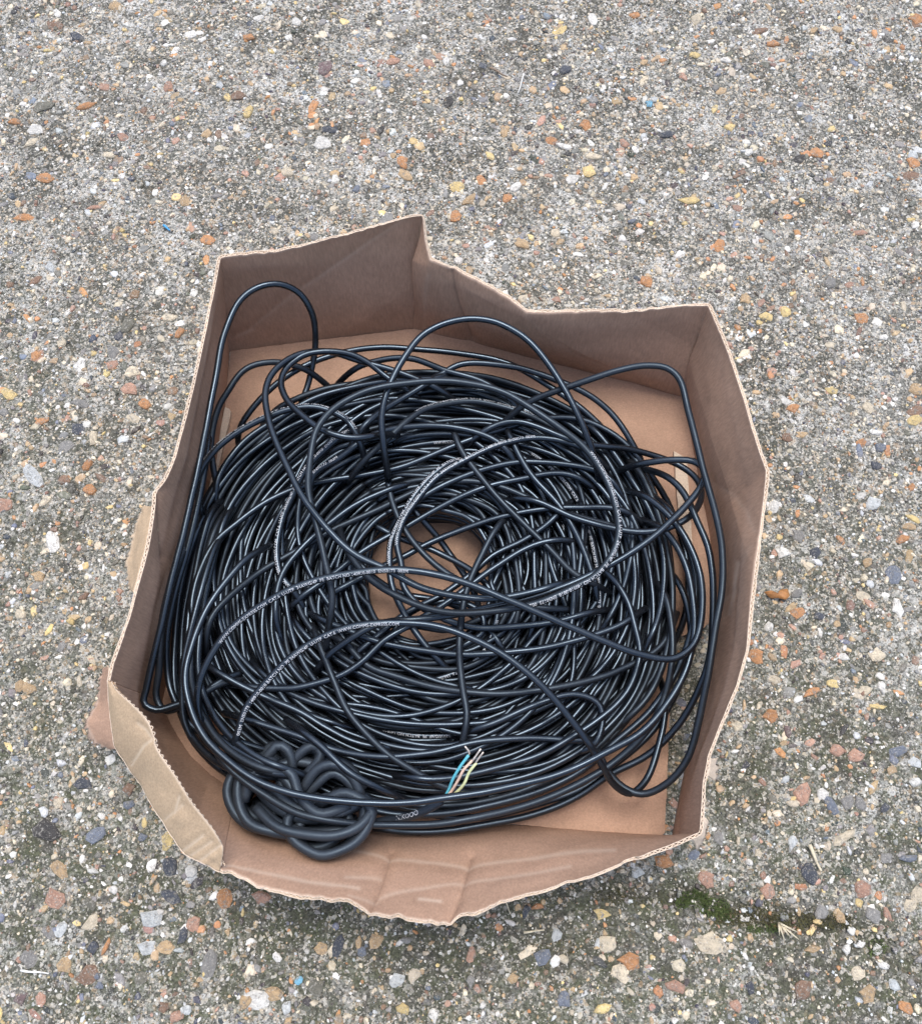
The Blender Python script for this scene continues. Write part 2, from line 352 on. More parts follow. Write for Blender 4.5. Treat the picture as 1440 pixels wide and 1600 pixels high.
# the larger stones, one object each: those that stand out in the photograph first, then others like them
STONES = """178 5 22 14 tan;83 37 22 15 brown;118 55 20 13 navy;388 57 18 14 orange;298 53 18 13 white;462 33 17 12 white;22 187 18 15 orange;68 163 27 22 olive;133 163 25 10 orange;372 147 18 22 brown
323 207 17 16 tan;355 150 10 13 yellow;387 172 13 19 yellow;55 200 22 17 white;48 218 25 14 cream;68 275 27 15 orange;37 337 30 17 orange;288 313 17 18 tan;323 372 20 17 orange;147 322 22 10 pink;448 267 20 16 cream;255 97 14 11 white;170 240 16 13 cream
507 107 30 27 mauve;612 95 26 13 pink;668 97 18 15 pink;697 93 13 17 white;700 157 21 22 dark;505 222 25 22 white;517 200 34 17 navy;490 163 14 25 orange;633 273 14 26 tan;712 290 20 16 yellow;750 280 16 20 orange;733 310 30 14 tan;788 205 13 20 tan;860 217 16 14 orange;915 192 20 18 orange;925 243 30 13 cream;920 267 19 25 yellow;895 277 22 16 white;710 335 17 20 orange;882 110 22 17 navy;925 27 12 22 white;873 43 24 14 yellow;805 290 14 16 white;792 310 20 16 orange;817 380 20 14 tan;867 361 13 12 cream
1208 65 20 14 orange;1188 45 20 14 brown;1308 43 16 14 tan;1085 85 18 14 yellow;1133 93 17 14 white;1088 30 16 18 cream;1040 208 24 12 navy;1275 237 20 16 orange;1250 245 18 15 dark;1125 142 20 14 tan;1140 197 18 16 yellow;1078 313 30 12 yellow;1123 382 18 18 orange;1420 272 26 14 brown;1432 27 24 18 orange;992 22 20 12 orange;1345 362 20 12 pink;1015 158 13 11 cyan
1010 438 22 17 orange;1345 495 18 16 orange;1225 485 17 16 yellow;1198 494 20 12 yellow;1165 465 20 16 tan;1430 605 22 17 tan;1380 527 14 12 white
125 570 20 24 white;175 570 17 16 pink;208 581 20 16 cream;203 608 22 17 pink;225 629 17 16 orange;126 629 28 18 grey;63 659 26 12 orange;121 668 20 17 navy;11 615 25 19 yellow;145 683 14 28 cream;48 738 44 19 pale;139 763 18 16 orange;135 725 15 15 orange;100 749 16 13 brown;55 553 15 19 orange;175 549 24 16 grey;265 494 25 12 cream;281 518 12 18 orange;200 505 20 24 olive;5 790 25 22 pink;5 642 14 12 grey;80 845 20 32 white;60 900 24 14 tan;130 930 20 12 brown;95 1010 14 20 grey;30 960 18 14 cream;110 970 12 14 yellow
73 1297 36 36 dark;148 1303 23 24 blue;260 1313 18 24 yellow;130 1225 25 15 navy;200 1232 20 19 brown;83 1403 28 23 pink;90 1355 34 17 tan;92 1452 18 20 pale;43 1498 24 23 grey;100 1510 20 19 tan;133 1527 30 25 brown;150 1525 10 9 blue;155 1540 11 15 blue;257 1480 23 18 tan;348 1403 21 27 orange;407 1402 28 16 pink;265 1352 24 21 navy;297 1360 16 17 white;325 1505 24 33 grey;233 1435 29 22 pale;423 1552 31 19 tan;383 1568 27 19 tan;447 1575 16 20 pale;230 1483 27 21 pale;273 1588 24 14 pink;465 1533 12 10 cyan;163 1483 9 26 orange;90 1253 16 16 cream;222 1308 14 11 blue;200 1258 17 13 blue;145 1480 18 22 navy;265 1400 30 16 navy;30 1560 22 18 mauve
618 1535 28 20 pale;588 1470 22 20 tan;527 1477 17 28 navy;500 1485 18 18 tan;677 1585 17 23 white;630 1578 20 14 yellow;948 1477 27 25 cream;940 1427 26 16 yellow;882 1563 18 20 blue;848 1498 23 25 blue;802 1530 16 15 tan;492 1543 28 23 olive;870 1460 13 23 pale;633 1470 16 12 grey;565 1488 14 17 blue;735 1490 13 22 pink;880 1500 19 12 cream;745 1425 20 13 cream;820 1425 10 24 navy;735 1532 14 20 grey
1037 1347 27 22 orange;1255 1243 24 33 pink;1283 1240 18 17 white;1297 1258 15 26 blue;1325 1255 19 22 grey;1103 1375 29 21 pink;1238 1315 14 26 pale;1320 1307 34 17 cream;1345 1388 26 23 pink;1285 1425 16 28 grey;1387 1428 11 28 pink;1107 1478 42 31 cream;985 1502 37 23 orange;967 1520 25 21 cream;1057 1543 30 16 pink;1338 1520 22 18 cream;1255 1547 28 32 brown;1357 1553 25 25 tan;1265 1363 24 27 navy;1418 1342 27 13 blue;1433 1398 20 19 cream;1422 1418 24 18 cream;1315 1435 14 18 tan;1170 1347 12 14 white;1123 1310 18 22 grey;1150 1573 18 15 pink;1198 1393 18 20 pink;1185 1333 14 12 cream;997 1363 17 14 pale;1083 1335 16 13 blue;1381 1264 14 16 navy;1378 1508 16 9 white;1324 1485 12 14 white;1272 1483 26 13 tan;1035 1308 0 0 tan
1239 636 22 16 orange;1357 634 17 17 cream;1299 609 18 14 yellow;1430 640 24 15 brown;1362 789 28 22 pale;1207 791 18 18 white;1263 883 18 16 cream;1274 864 16 16 navy;1394 896 21 27 blue;1349 930 22 14 cream;1402 949 19 27 white;1370 1024 23 23 cream;1317 1026 18 14 white;1181 1026 26 21 orange;1269 1080 28 15 orange;1301 1069 20 12 yellow;1351 1078 26 17 cream;1377 1072 13 22 white;1205 1118 28 19 orange;1308 1172 23 22 pink;1334 1183 28 21 pink;1370 1104 28 9 yellow;1404 1174 28 14 blue;1430 1192 20 14 pale;1231 1145 13 19 mauve;1222 862 23 19 white;1355 879 16 17 tan;1422 821 20 16 tan;1152 1134 22 13 cream;1246 956 18 17 orange;1280 962 18 14 navy;1346 692 20 14 orange;1375 700 16 15 blue;1230 683 17 14 brown;1428 655 20 16 yellow;1369 675 15 12 white;1411 840 18 16 orange"""
smeshes = []
for i in range(24):
    k = 8
    V, F, _ = domes(1, k, [(1.0, -1.1), (1.0, .35), (.74, .86)], np.zeros(1), np.zeros(1), np.ones(1), np.ones(1), np.ones(1), np.zeros((1, 3)))
    V[:, 2] -= ground_z(np.zeros(1), np.zeros(1))[0]
    smeshes.append(mesh_np("stone", V, F, i % 3 > 0, [M_STONE]))
rows = [r.split() for r in STONES.replace("\n", ";").split(";") if r.strip()]
spec = [(float(a), float(b), float(c), float(d), e) for a, b, c, d, e in rows if float(c) > 0]
def add_stone(x, y, rx, ry, rot, col, hh):
    o = bpy.data.objects.new("stone", smeshes[rng.integers(24)]); COL.objects.link(o); o.parent = ground
    o.location = (x, y, float(ground_z(np.array([x]), np.array([y]))[0]) + .0002); o.scale = (rx, ry, hh); o.rotation_euler = (rng.normal(0, .06), rng.normal(0, .06), rot)
    o.color = (*np.clip(np.array(col) * rng.uniform(.88, 1.12), .02, .75), 1)
for (px, py, w, h, k) in spec:
    p = P(px, py); m = (CAM_H / (ct - (800 - py) / FPX * st)) / FPX
    add_stone(p[0], p[1], w * m * .56, h * m * .60, rng.normal(0, .3), PAL[k], rng.uniform(.0012, .0028))
n_more = 300 - len(spec)
cand = 0
while cand < n_more:
    px, py = rng.uniform(-60, 1500), rng.uniform(-40, 1640)
    if 150 < px < 1200 and 380 < py < 1420: continue
    p = P(px, py); s = np.clip(rng.lognormal(math.log(.0048), .22), .0036, .0085)
    k = rng.choice(KEYS, p=np.array([17, 11, 17, 9, 6, 11, 14, 9, 7, 4, 5, 8, 6]) / 124.0)
    add_stone(p[0], p[1], s * rng.uniform(.9, 1.4), s * rng.uniform(.7, 1.0), rng.uniform(0, 6.3), PAL[k], rng.uniform(.0012, .0026)); cand += 1

# ================================================================== CARDBOARD BOX
box = thing("cardboard_box", "torn open brown corrugated cardboard box holding the black cables", "box", tuple(P(700, 900)))
BOFF = -np.array(box.location)
CARD_T = .0025
Z0 = .004
WALLS = {
 'left': """172 1065 .125 256 1098;178 1040 .126 262 1070;205 960 .128 280 975;232 860 .13 300 875;255 760 .13 328 768;275 715 .13 342 718;300 620 .13 350 650;325 510 .13 356 595;345 402 .13 359 550""",
 'backl': """345 402 .13 359 550;430 393 .133 430 541;500 378 .137 500 533;600 350 .147 590 522;645 340 .15 630 517;660 338 .15 645 516""",
 'backr': """660 338 .15 645 516;664 375 .138 650 517;672 405 .13 658 519;700 418 .128 690 527;745 437 .125 735 538;790 462 .121 780 548;822 487 .115 815 557;900 487 .118 890 575;1000 484 .123 985 598;1106 477 .128 1070 622""",
 'right': """1106 477 .128 1070 622;1135 545 .128 1080 690;1160 620 .13 1090 750;1180 690 .13 1100 800;1196 735 .13 1106 830;1190 800 .13 1112 870;1182 860 .13 1114 920;1172 940 .13 1112 975;1165 1015 .13 1106 1030;1150 1070 .128 1095 1080;1125 1130 .125 1082 1140;1105 1180 .122 1073 1185;1098 1220 .12 1064 1225;1092 1300 .115 1049 1306""",
 'front': """1092 1300 .115 1049 1306;1040 1322 .115 1000 1303;980 1345 .116 945 1300;920 1370 .117 890 1295;850 1390 .118 830 1290;800 1402 .118 790 1288;740 1425 .118 735 1287;700 1441 .118 705 1286;660 1436 .118 665 1285;610 1431 .118 620 1283;580 1422 .118 590 1281;520 1405 .118 535 1276;460 1395 .119 480 1268;400 1382 .12 425 1255;345 1358 .12 370 1235""",
 'corner': """345 1358 .12 370 1235;320 1345 .12 350 1222;290 1330 .112 330 1208;240 1255 .103 300 1180;205 1200 .100 280 1150;183 1165 .102 268 1128;175 1110 .113 260 1110;172 1065 .125 256 1098"""}
CREASE = {  # worn fold lines seen on the inside faces
 'backl': [([(632, 346), (545, 410), (460, 470), (392, 520)], .35), ([(372, 530), (395, 522)], .5)],
 'backr': [([(706, 425), (718, 470), (735, 530)], .12), ([(672, 425), (665, 470), (662, 515)], .25), ([(822, 489), (900, 545), (1000, 590), (1060, 612)], .15)],
 'left': [([(333, 480), (318, 600), (290, 720)], .15), ([(252, 770), (254, 880)], .0)],
 'right': [([(1085, 640), (1118, 760), (1137, 880)], .3), ([(1100, 745), (1150, 770), (1170, 800), (1180, 830)], .25), ([(1158, 880), (1150, 915), (1140, 960)], .8), ([(1125, 945), (1150, 925)], .5), ([(1122, 930), (1110, 1010)], .3), ([(1176, 855), (1160, 890), (1135, 950), (1115, 1040)], .2)],
 'front': [([(320, 1250), (372, 1281), (450, 1305), (542, 1329), (610, 1341), (660, 1348), (727, 1351), (820, 1340), (960, 1328)], .75), ([(350, 1354), (400, 1362), (480, 1378), (560, 1388)], .8), ([(595, 1399), (650, 1388), (730, 1376), (830, 1362), (890, 1352)], .6), ([(540, 1371), (595, 1372)], .6), ([(655, 1403), (688, 1406)], 1.0), ([(545, 1404), (590, 1406)], .5)]}
FOLDS = {  # sharp dark valley folds
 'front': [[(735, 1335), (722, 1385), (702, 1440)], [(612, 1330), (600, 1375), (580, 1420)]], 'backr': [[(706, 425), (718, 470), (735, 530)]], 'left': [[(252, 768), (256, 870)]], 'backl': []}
cols = []; tags = []
for wname, txt in WALLS.items():
    r = np.array([[float(v) for v in q.split()] for q in txt.split(";")])
    top = P(r[:, 0], r[:, 1], r[:, 2]); bot = P(r[:, 3], r[:, 4], Z0)
    s = np.concatenate([[0], np.cumsum(np.maximum(np.linalg.norm(np.diff(top, axis=0), axis=1), np.linalg.norm(np.diff(bot, axis=0), axis=1)))])
    n = int(s[-1] / .0012); q = np.linspace(0, s[-1], n, endpoint=False)
    c = np.stack([np.stack([np.interp(q, s, a[:, k]) for k in range(3)], -1) for a in (bot, top)], 1)
    cols.append(c); tags += [wname] * n
LOOP = np.vstack(cols); tags = np.array(tags); NC = len(LOOP)
def csmooth(a, w, it):
    for _ in range(it):
        acc = np.zeros_like(a)
        for d in range(-w, w + 1): acc += np.roll(a, d, 0)
        a = acc / (2 * w + 1)
    return a
LOOP = csmooth(LOOP, 1, 1)
arc = np.concatenate([[0], np.cumsum(np.linalg.norm(np.diff(LOOP[:, 0], axis=0), axis=1))])
NV = 96
vv = np.linspace(0, 1, NV)
S = LOOP[:, None, 0] * (1 - vv)[None, :, None] + LOOP[:, None, 1] * vv[None, :, None]      # inner face
tan_ = csmooth(np.roll(LOOP, -1, 0) - np.roll(LOOP, 1, 0), 1, 2); tan_ = tan_.mean(1); 
upv = LOOP[:, 1] - LOOP[:, 0]
NRM = np.cross(upv, tan_); NRM /= np.linalg.norm(NRM, axis=1)[:, None]
cen = LOOP[:, 0].mean(0)
if np.mean(np.sum(NRM * (LOOP[:, 0] - cen), 1)) < 0: NRM = -NRM
NRM = csmooth(NRM, 1, 1); NRM /= np.linalg.norm(NRM, axis=1)[:, None]
# soft waviness, dents and creases along the normal
Au, Av = np.meshgrid(arc, vv * .13, indexing='ij')
disp = (tnoise(Au, Av, 9, 51, 3) - .5) * .007 * np.sin(np.pi * np.clip(Av / .13, 0, 1))**.5 + (tnoise(Au, Av, 60, 52, 2) - .5) * .0006
wear = np.zeros((NC, NV)); fold = np.zeros((NC, NV))
Spx = PX(S)
for wname in WALLS:
    m = tags == wname
    if not m.any(): continue
    q = Spx[m].reshape(-1, 2); shp = (m.sum(), NV)
    for poly, amt in CREASE.get(wname, []):
        d = seg_dist(q, poly).reshape(shp)
        jag = .8 + .5 * tnoise(Au[m], Av[m], 90, 61, 2)
        wear[m] = np.maximum(wear[m], amt * .55 * np.exp(-(d / (2.9 * jag))**2)); disp[m] += .0005 * np.exp(-(d / 9)**2)
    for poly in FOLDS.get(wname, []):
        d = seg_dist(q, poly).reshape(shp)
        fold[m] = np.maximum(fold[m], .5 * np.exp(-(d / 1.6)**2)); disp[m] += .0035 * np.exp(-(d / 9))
def kink(wname, a, b, amount):
    m = tags == wname; a = np.array(a, float); b = np.array(b, float)
    q = Spx[m]; n = np.array([-(b - a)[1], (b - a)[0]]); n /= np.linalg.norm(n)
    disp[m] += amount * np.clip((q - a) @ n, 0, 200) / 100.0 * np.clip(np.linspace(0, 1, NV) * 8, 0, 1)[None]
def tent(wname, a, b, amount, width):
    m = tags == wname; a = np.array(a, float); b = np.array(b, float); n = np.array([-(b - a)[1], (b - a)[0]]); n /= np.linalg.norm(n)
    disp[m] += amount * np.clip(1 - np.abs((Spx[m] - a) @ n) / width, 0, 1) * np.sin(np.pi * np.linspace(0, 1, NV))[None]**.6
tent('backl', (632, 346), (392, 520), .006, 90)
tent('backr', (1080, 630), (780, 470), -.009, 80)
tent('right', (1110, 640), (1160, 820), -.005, 60)
S = S + NRM[:, None] * disp[..., None]
# torn top edge: fibres and small bites
bite = (tnoise(arc, arc * 0, 220, 71, 3) - .5) * .0022 + (tnoise(arc, arc * 0, 45, 72, 2) - .5) * .0030
rough_amt = np.where(np.isin(tags, ['front']), 1.5, np.where(np.isin(tags, ['right', 'left']), .5, .9))
bite = bite * rough_amt + np.minimum(tnoise(arc, arc * 0, 70, 73, 2) - .42, 0) * .02 * (rough_amt - .4)
wgt = np.clip((vv - .85) / .15, 0, 1)[None, :, None]
updir = upv / np.linalg.norm(upv, axis=1)[:, None]
S = S + updir[:, None] * bite[:, None, None] * wgt

def sheet(surf, nrm, t, mat_a, mat_b, name, wear_=None, fold_=None, mat_edge=None, parent=None, jag=0.0):
    """one paper liner: surf (nu,nv,3) and its back face t further along nrm, closed all round"""
    nu, nv = surf.shape[:2]
    if nrm.ndim == 2: nrm = nrm[:, None]
    surf = surf.copy()
    if jag:
        j = (rng.random(nu) - .5) * jag; j = .5 * j + .5 * np.roll(j, 1)
        d = surf[:, -1] - surf[:, -2]; d /= np.linalg.norm(d, axis=1)[:, None] + 1e-9
        surf[:, -1] += d * j[:, None]
    A = surf.reshape(-1, 3); Bk = (surf + nrm * t).reshape(-1, 3)
    i = np.arange(nu * nv).reshape(nu, nv); o = nu * nv
    q = np.stack([i[:-1, :-1], i[1:, :-1], i[1:, 1:], i[:-1, 1:]], -1).reshape(-1, 4)
    r1 = np.stack([i[:-1, -1], i[1:, -1], i[1:, -1] + o, i[:-1, -1] + o], -1)
    r2 = np.stack([i[:-1, 0], i[:-1, 0] + o, i[1:, 0] + o, i[1:, 0]], -1)
    r3 = np.stack([i[0, :-1], i[0, 1:], i[0, 1:] + o, i[0, :-1] + o], -1)
    r4 = np.stack([i[-1, :-1], i[-1, :-1] + o, i[-1, 1:] + o, i[-1, 1:]], -1)
    rim = np.vstack([r1, r2, r3, r4])
    fm = np.concatenate([np.zeros(len(q)), np.ones(len(q)), np.full(len(rim), 2)])
    w = np.zeros((nu, nv)) if wear_ is None else wear_; f = np.zeros((nu, nv)) if fold_ is None else fold_
    edgew = np.zeros((nu, nv)); edgew[:, -2:] = .35; w = np.maximum(w, edgew)
    V = np.vstack([A, Bk]) + BOFF
    me = mesh_np(name, V, [np.vstack([q, q[:, ::-1] + o, rim])], True, [mat_a, mat_b, mat_edge or M_CARD_EDGE], fm,
                 {'wear': ('FLOAT', np.concatenate([w.ravel(), w.ravel()])), 'fold': ('FLOAT', np.concatenate([f.ravel(), f.ravel()]))})
    me.polygons.foreach_set('use_smooth', np.concatenate([np.ones(2 * len(q)), np.zeros(len(rim))]).astype(bool))
    return obj(name, me, parent)
def flute(surf, nrm, lo, hi, period, name, parent, sl, shrink=.0003, along=None):
    """wavy medium between the two liners"""
    nu = surf.shape[0]
    a = along if along is not None else np.concatenate([[0], np.cumsum(np.linalg.norm(np.diff(surf[:, -1], axis=0), axis=1))])
    n2 = int((a[-1] - a[0]) / (period / 8)); q = np.linspace(a[0], a[-1], n2)
    rowsv = np.unique(np.round(np.concatenate([np.linspace(0, .84, sl - 3), [.88, .92, .96, 1.0]]) * (surf.shape[1] - 1)).astype(int))
    sub = surf[:, rowsv]
    V = np.stack([np.stack([np.interp(q, a, sub[:, j, k]) for k in range(3)], -1) for j in range(len(rowsv))], 1)
    if nrm.ndim == 2: nn = np.stack([np.interp(q, a, nrm[:, k]) for k in range(3)], -1)[:, None]
    else:
        ns = nrm[:, rowsv]; nn = np.stack([np.stack([np.interp(q, a, ns[:, j, k]) for k in range(3)], -1) for j in range(len(rowsv))], 1)
    if not np.isscalar(hi): hi = np.interp(q, a, hi)
    off = lo + (hi - lo) * (.5 + .5 * np.sin(2 * np.pi * q / period + 1.5 * tnoise(q, q * 0, 40, 78, 2)))
    V = V + nn * off[:, None, None]
    d = V[:, -1] - V[:, -2]; d /= np.linalg.norm(d, axis=1)[:, None]
    V[:, -1] -= d * shrink
    i = np.arange(n2 * len(rowsv)).reshape(n2, -1); o = i.size
    F = np.stack([i[:-1, :-1], i[1:, :-1], i[1:, 1:], i[:-1, 1:]], -1).reshape(-1, 4)
    rim = np.stack([i[:-1, -1], i[1:, -1], i[1:, -1] + o, i[:-1, -1] + o], -1)
    gt = np.gradient(V, axis=0); gn = np.cross(gt, d[:, None]); gn /= np.linalg.norm(gn, axis=2)[..., None] + 1e-12
    V = np.vstack([(V - gn * .00042).reshape(-1, 3), (V + gn * .00042).reshape(-1, 3)]) + BOFF
    fm = np.concatenate([np.zeros(2 * len(F)), np.ones(len(rim))])
    return obj(name, mesh_np(name, V, [np.vstack([F, F[:, ::-1] + o, rim])], True, [M_FLUTE, M_CARD_EDGE], fm), parent)

def wall_part(names, pname, label=None):
    ii = np.where(np.isin(tags, names))[0]
    ii = np.append(ii, (ii[-1] + 1) % NC)
    s, n = S[ii], NRM[ii]
    LT = .0006
    inner = sheet(s, n, LT, M_CARD_IN, M_CARD_IN, pname, wear[ii], fold[ii], parent=box, jag=.0006)
    cs = np.unique(np.append(np.arange(0, len(ii), 2), len(ii) - 1)); rs = np.unique(np.append(np.arange(0, NV, 6), NV - 1))
    tk = CARD_T * (.55 + .75 * tnoise(arc[ii], arc[ii] * 0, 26, 77, 3))          # board crushed here and there
    outer = sheet(s[cs][:, rs] + (n[cs] * (tk[cs] - LT)[:, None])[:, None], n[cs], LT, M_CARD_OUT, M_CARD_OUT, "outer_liner", parent=inner, jag=.0012)
    a = arc[ii].copy(); a[-1] = a[-2] + .0012
    flute(s, n, LT * 1.5, tk - LT, .0044, "corrugation", inner, 16)
    if label: inner['label'] = label
    return inner
wall_part(['left'], "side_panel", "side panel with a long vertical crease and cables pressed against it")
wall_part(['backl'], "back_panel", "tall back panel with a diagonal crease and a peaked corner")
wall_part(['backr'], "back_panel", "back panel with a sagging torn top edge")
wall_part(['right'], "side_panel", "side panel with a pointed bulge in its top edge and pale scratches")
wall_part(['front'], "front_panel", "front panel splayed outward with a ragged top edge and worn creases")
wall_part(['corner'], "corner_panel")
# folded-in corner flap: shows the pale outside of the board
ci = np.where(tags == 'corner')[0]; ci = np.append(ci, (ci[-1] + 1) % NC)
outer_top = S[ci, -1] + NRM[ci] * CARD_T * .5
inn = np.array([(345, 1352, .124), (348, 1325, .133), (335, 1300, .138), (300, 1255, .142), (275, 1215, .143), (245, 1170, .143), (232, 1130, .141), (205, 1100, .137), (185, 1082, .132), (174, 1066, .127)])
ic = catmull(P(inn[:, 0], inn[:, 1], inn[:, 2]), .001)
u = np.linspace(0, 1, len(ci)); ua = np.linspace(0, 1, len(ic))
sa = np.concatenate([[0], np.cumsum(np.linalg.norm(np.diff(ic, axis=0), axis=1))]); sa /= sa[-1]
so = np.concatenate([[0], np.cumsum(np.linalg.norm(np.diff(outer_top, axis=0), axis=1))]); so /= so[-1]
I2 = np.stack([np.interp(u, sa, ic[:, k]) for k in range(3)], -1); O2 = np.stack([np.interp(u, so, outer_top[:, k]) for k in range(3)], -1) + np.array([0, 0, .0012])
fv = np.linspace(0, 1, 40)
FL = O2[:, None] * (1 - fv)[None, :, None] + I2[:, None] * fv[None, :, None]
FL[..., 2] += .003 * np.sin(np.pi * fv)[None] * np.sin(np.pi * u)[:, None]**.5
fu, fvv = np.meshgrid(u * .22, fv * .04, indexing='ij')
FL[..., 2] += (tnoise(fu, fvv, 28, 81, 3) - .5) * .006 * np.sin(np.pi * fv)[None]
fpx = PX(FL); fw = np.zeros(FL.shape[:2])
for poly, a in [([(262, 1135), (225, 1165), (205, 1195)], .5), ([(215, 1130), (228, 1140), (238, 1155)], .4), ([(280, 1245), (272, 1270)], .5), ([(285, 1258), (258, 1280)], .4), ([(318, 1305), (285, 1330)], .5), ([(345, 1320), (312, 1345)], .4), ([(330, 1315), (296, 1338)], .4)]:
    d = seg_dist(fpx.reshape(-1, 2), poly).reshape(fw.shape); fw = np.maximum(fw, a * np.exp(-(d / 2.2)**2)); FL[..., 2] -= .0012 * np.exp(-(d / 5)**2)
gu = np.gradient(FL, axis=0); gv = np.gradient(FL, axis=1); FN = np.cross(gu, gv); FN /= np.linalg.norm(FN, axis=2)[..., None] + 1e-12
FN[FN[..., 2] > 0] *= -1                                   # thickness goes down
flap = sheet(FL, FN, .0006, M_CARD_OUT, M_CARD_OUT, "corner_flap", fw, parent=box, jag=.0006); flap['label'] = "pale creased corner flap folded over inwards"
sheet(FL[::2, ::5] + FN[::2, ::5] * .0026, FN[::2, ::5], .0006, M_CARD_IN, M_CARD_IN, "inner_liner", parent=flap, jag=.0012)
flute(FL, FN, .0006, .0026, .0044, "corrugation", flap, 6, shrink=.0013)

def flat_flap(pxpoly, z, name, label=None, curl=None, t=.0040, mat_top=M_CARD_IN, edge_flutes=False):
    """a lying board: outline traced on the floor, thickness t, top face at z"""
    pts = np.array(pxpoly, float)
    w = P(pts[:, 0], pts[:, 1], z)
    w = resample(np.vstack([w, w[:1]]), .004)[:-1]
    w[:, :2] += (rng.random((len(w), 2)) - .5) * .0006
    n = len(w)
    import bmesh
    bm = bmesh.new()
    vt = [bm.verts.new(Vector(p + BOFF)) for p in w]; vb = [bm.verts.new(Vector(p + BOFF - np.array([0, 0, t]))) for p in w]
    bm.faces.new(vt).material_index = 0; bm.faces.new(vb[::-1]).material_index = 1
    for k in range(n):
        f = bm.faces.new((vt[k], vb[k], vb[(k + 1) % n], vt[(k + 1) % n])); f.material_index = 2
    bmesh.ops.recalc_face_normals(bm, faces=bm.faces)
    me = bpy.data.meshes.new(name); bm.to_mesh(me); bm.free()
    for m in (mat_top, M_CARD_OUT, M_CARD_EDGE): me.materials.append(m)
    o = obj(name, me, box)
    if label: o['label'] = label
    return o
flat_flap([(360, 548), (500, 531), (643, 514), (668, 513), (735, 531), (870, 562), (1075, 615), (1090, 745), (1108, 830), (1116, 900), (1114, 965), (1096, 985), (1052, 996), (1044, 1150), (1038, 1305), (950, 1301), (800, 1288), (600, 1283), (425, 1262), (360, 1236), (318, 1214), (272, 1156), (250, 1104), (276, 978), (325, 772), (350, 650)], .0068, "bottom_flap", "big bottom flap lying under the cable coil")
flat_flap([(1052, 705), (1072, 716), (1078, 800), (1082, 860), (1062, 862), (1058, 780)], .011, "bottom_flap", "narrow strip of bottom flap standing proud beside the coil", t=.0075, mat_top=M_CARD_EDGE)
flat_flap([(352, 636), (362, 640), (345, 715), (330, 780), (322, 776), (338, 700)], .012, "bottom_flap", "thin edge of bottom flap in the back corner", t=.0075, mat_top=M_CARD_EDGE)
def torn(pts3, name, label, mat, rows_=14):
    """torn hanging paper: quad-like strip between two traced edges"""
    a, b = [np.array(q, float) for q in pts3]
    A = resample(P(a[:, 0], a[:, 1], a[:, 2]), .001); Bq = resample(P(b[:, 0], b[:, 1], b[:, 2]), .001)
    n = max(len(A), len(Bq)); f = lambda q: np.stack([np.interp(np.linspace(0, 1, n), np.linspace(0, 1, len(q)), q[:, k]) for k in range(3)], -1)
    A, Bq = f(A), f(Bq); t = np.linspace(0, 1, rows_)
    G = A[:, None] * (1 - t)[None, :, None] + Bq[:, None] * t[None, :, None]
    s1, s2 = np.meshgrid(np.arange(n) * .001, t * .03, indexing='ij')
    G += ((tnoise(s1, s2, 60, 91, 3) - .5) * .010)[..., None] * np.array([0, .3, 1.0]) * np.sin(np.pi * t * .5)[None, :, None]
    G[:, -1] += (rng.random((n, 1)) - .5) * .004 * np.array([1.0, 1, 0])
    gu = np.gradient(G, axis=0); gv = np.gradient(G, axis=1); N = np.cross(gu, gv); N /= np.linalg.norm(N, axis=2)[..., None] + 1e-12
    if N[..., 2].mean() > 0: N = -N
    o = sheet(G, N, .0008, mat, M_CARD_OUT, name, parent=box); o['label'] = label
torn([[(168, 1040, .085), (180, 1090, .08), (186, 1130, .075), (190, 1172, .07)], [(160, 1046, .07), (150, 1095, .045), (132, 1132, .035), (146, 1160, .035), (172, 1172, .04)]], "torn_flap", "torn brown flap hanging outside the lower left of the box", M_CARD_IN)
torn([[(240, 790, .10), (228, 850, .10), (214, 905, .10), (208, 925, .10)], [(222, 792, .085), (206, 838, .075), (196, 875, .07), (203, 922, .075)]], "torn_flap", "small torn flap sticking out behind the left edge", M_CARD_OUT)
torn([[(1110, 1185, .08), (1104, 1212, .08)], [(1120, 1186, .07), (1119, 1222, .06)]], "torn_flap", "pink-white torn paper scrap on the right edge", M_CARD_EDGE, 6)
torn([[(1094, 1270, .07), (1088, 1300, .07), (1082, 1312, .07)], [(1108, 1285, .06), (1100, 1312, .05), (1090, 1328, .045)]], "torn_flap", "torn paper scrap at the front right corner", M_CARD_EDGE, 6)

# ================================================================== CABLES
R = .0025
G_ = .001; GX0, GY0 = -.36, -.14
HF = np.full((760, 720), .0070)                            # height of what already lies in the box, 1 mm cells
for _w in ('front', 'corner'):                               # the splayed front panel carries what leans on it
    _q = S[tags == _w].reshape(-1, 3); _ix = ((_q[:, 0] - GX0) / G_).astype(int); _iy = ((_q[:, 1] - GY0) / G_).astype(int)
    if _w == 'front':
        for _a in (-1, 0, 1): np.maximum.at(HF, (np.clip(_iy + _a, 0, 759), np.clip(_ix, 0, 719)), _q[:, 2])
def offs(r):
    k = int(np.ceil(r / G_)); a = np.arange(-k, k + 1) * G_
    ox, oy = np.meshgrid(a, a, indexing='ij'); d = np.hypot(ox, oy); m = d < r
    return np.round(ox[m] / G_).astype(int), np.round(oy[m] / G_).astype(int), np.sqrt(r * r - d[m]**2)
OFF = {}
def cells(xy): return np.clip(((xy[:, 0] - GX0) / G_).astype(int), 8, HF.shape[1] - 9), np.clip(((xy[:, 1] - GY0) / G_).astype(int), 8, HF.shape[0] - 9)
def rest_z(xy, r, pack=.86):
    key = round(r * pack, 5)
    if key not in OFF: OFF[key] = offs(r * pack)
    ox, oy, h = OFF[key]; cx, cy = cells(xy)
    return (HF[cy[:, None] + oy, cx[:, None] + ox] + h).max(1) + r * (1 - pack) * .5
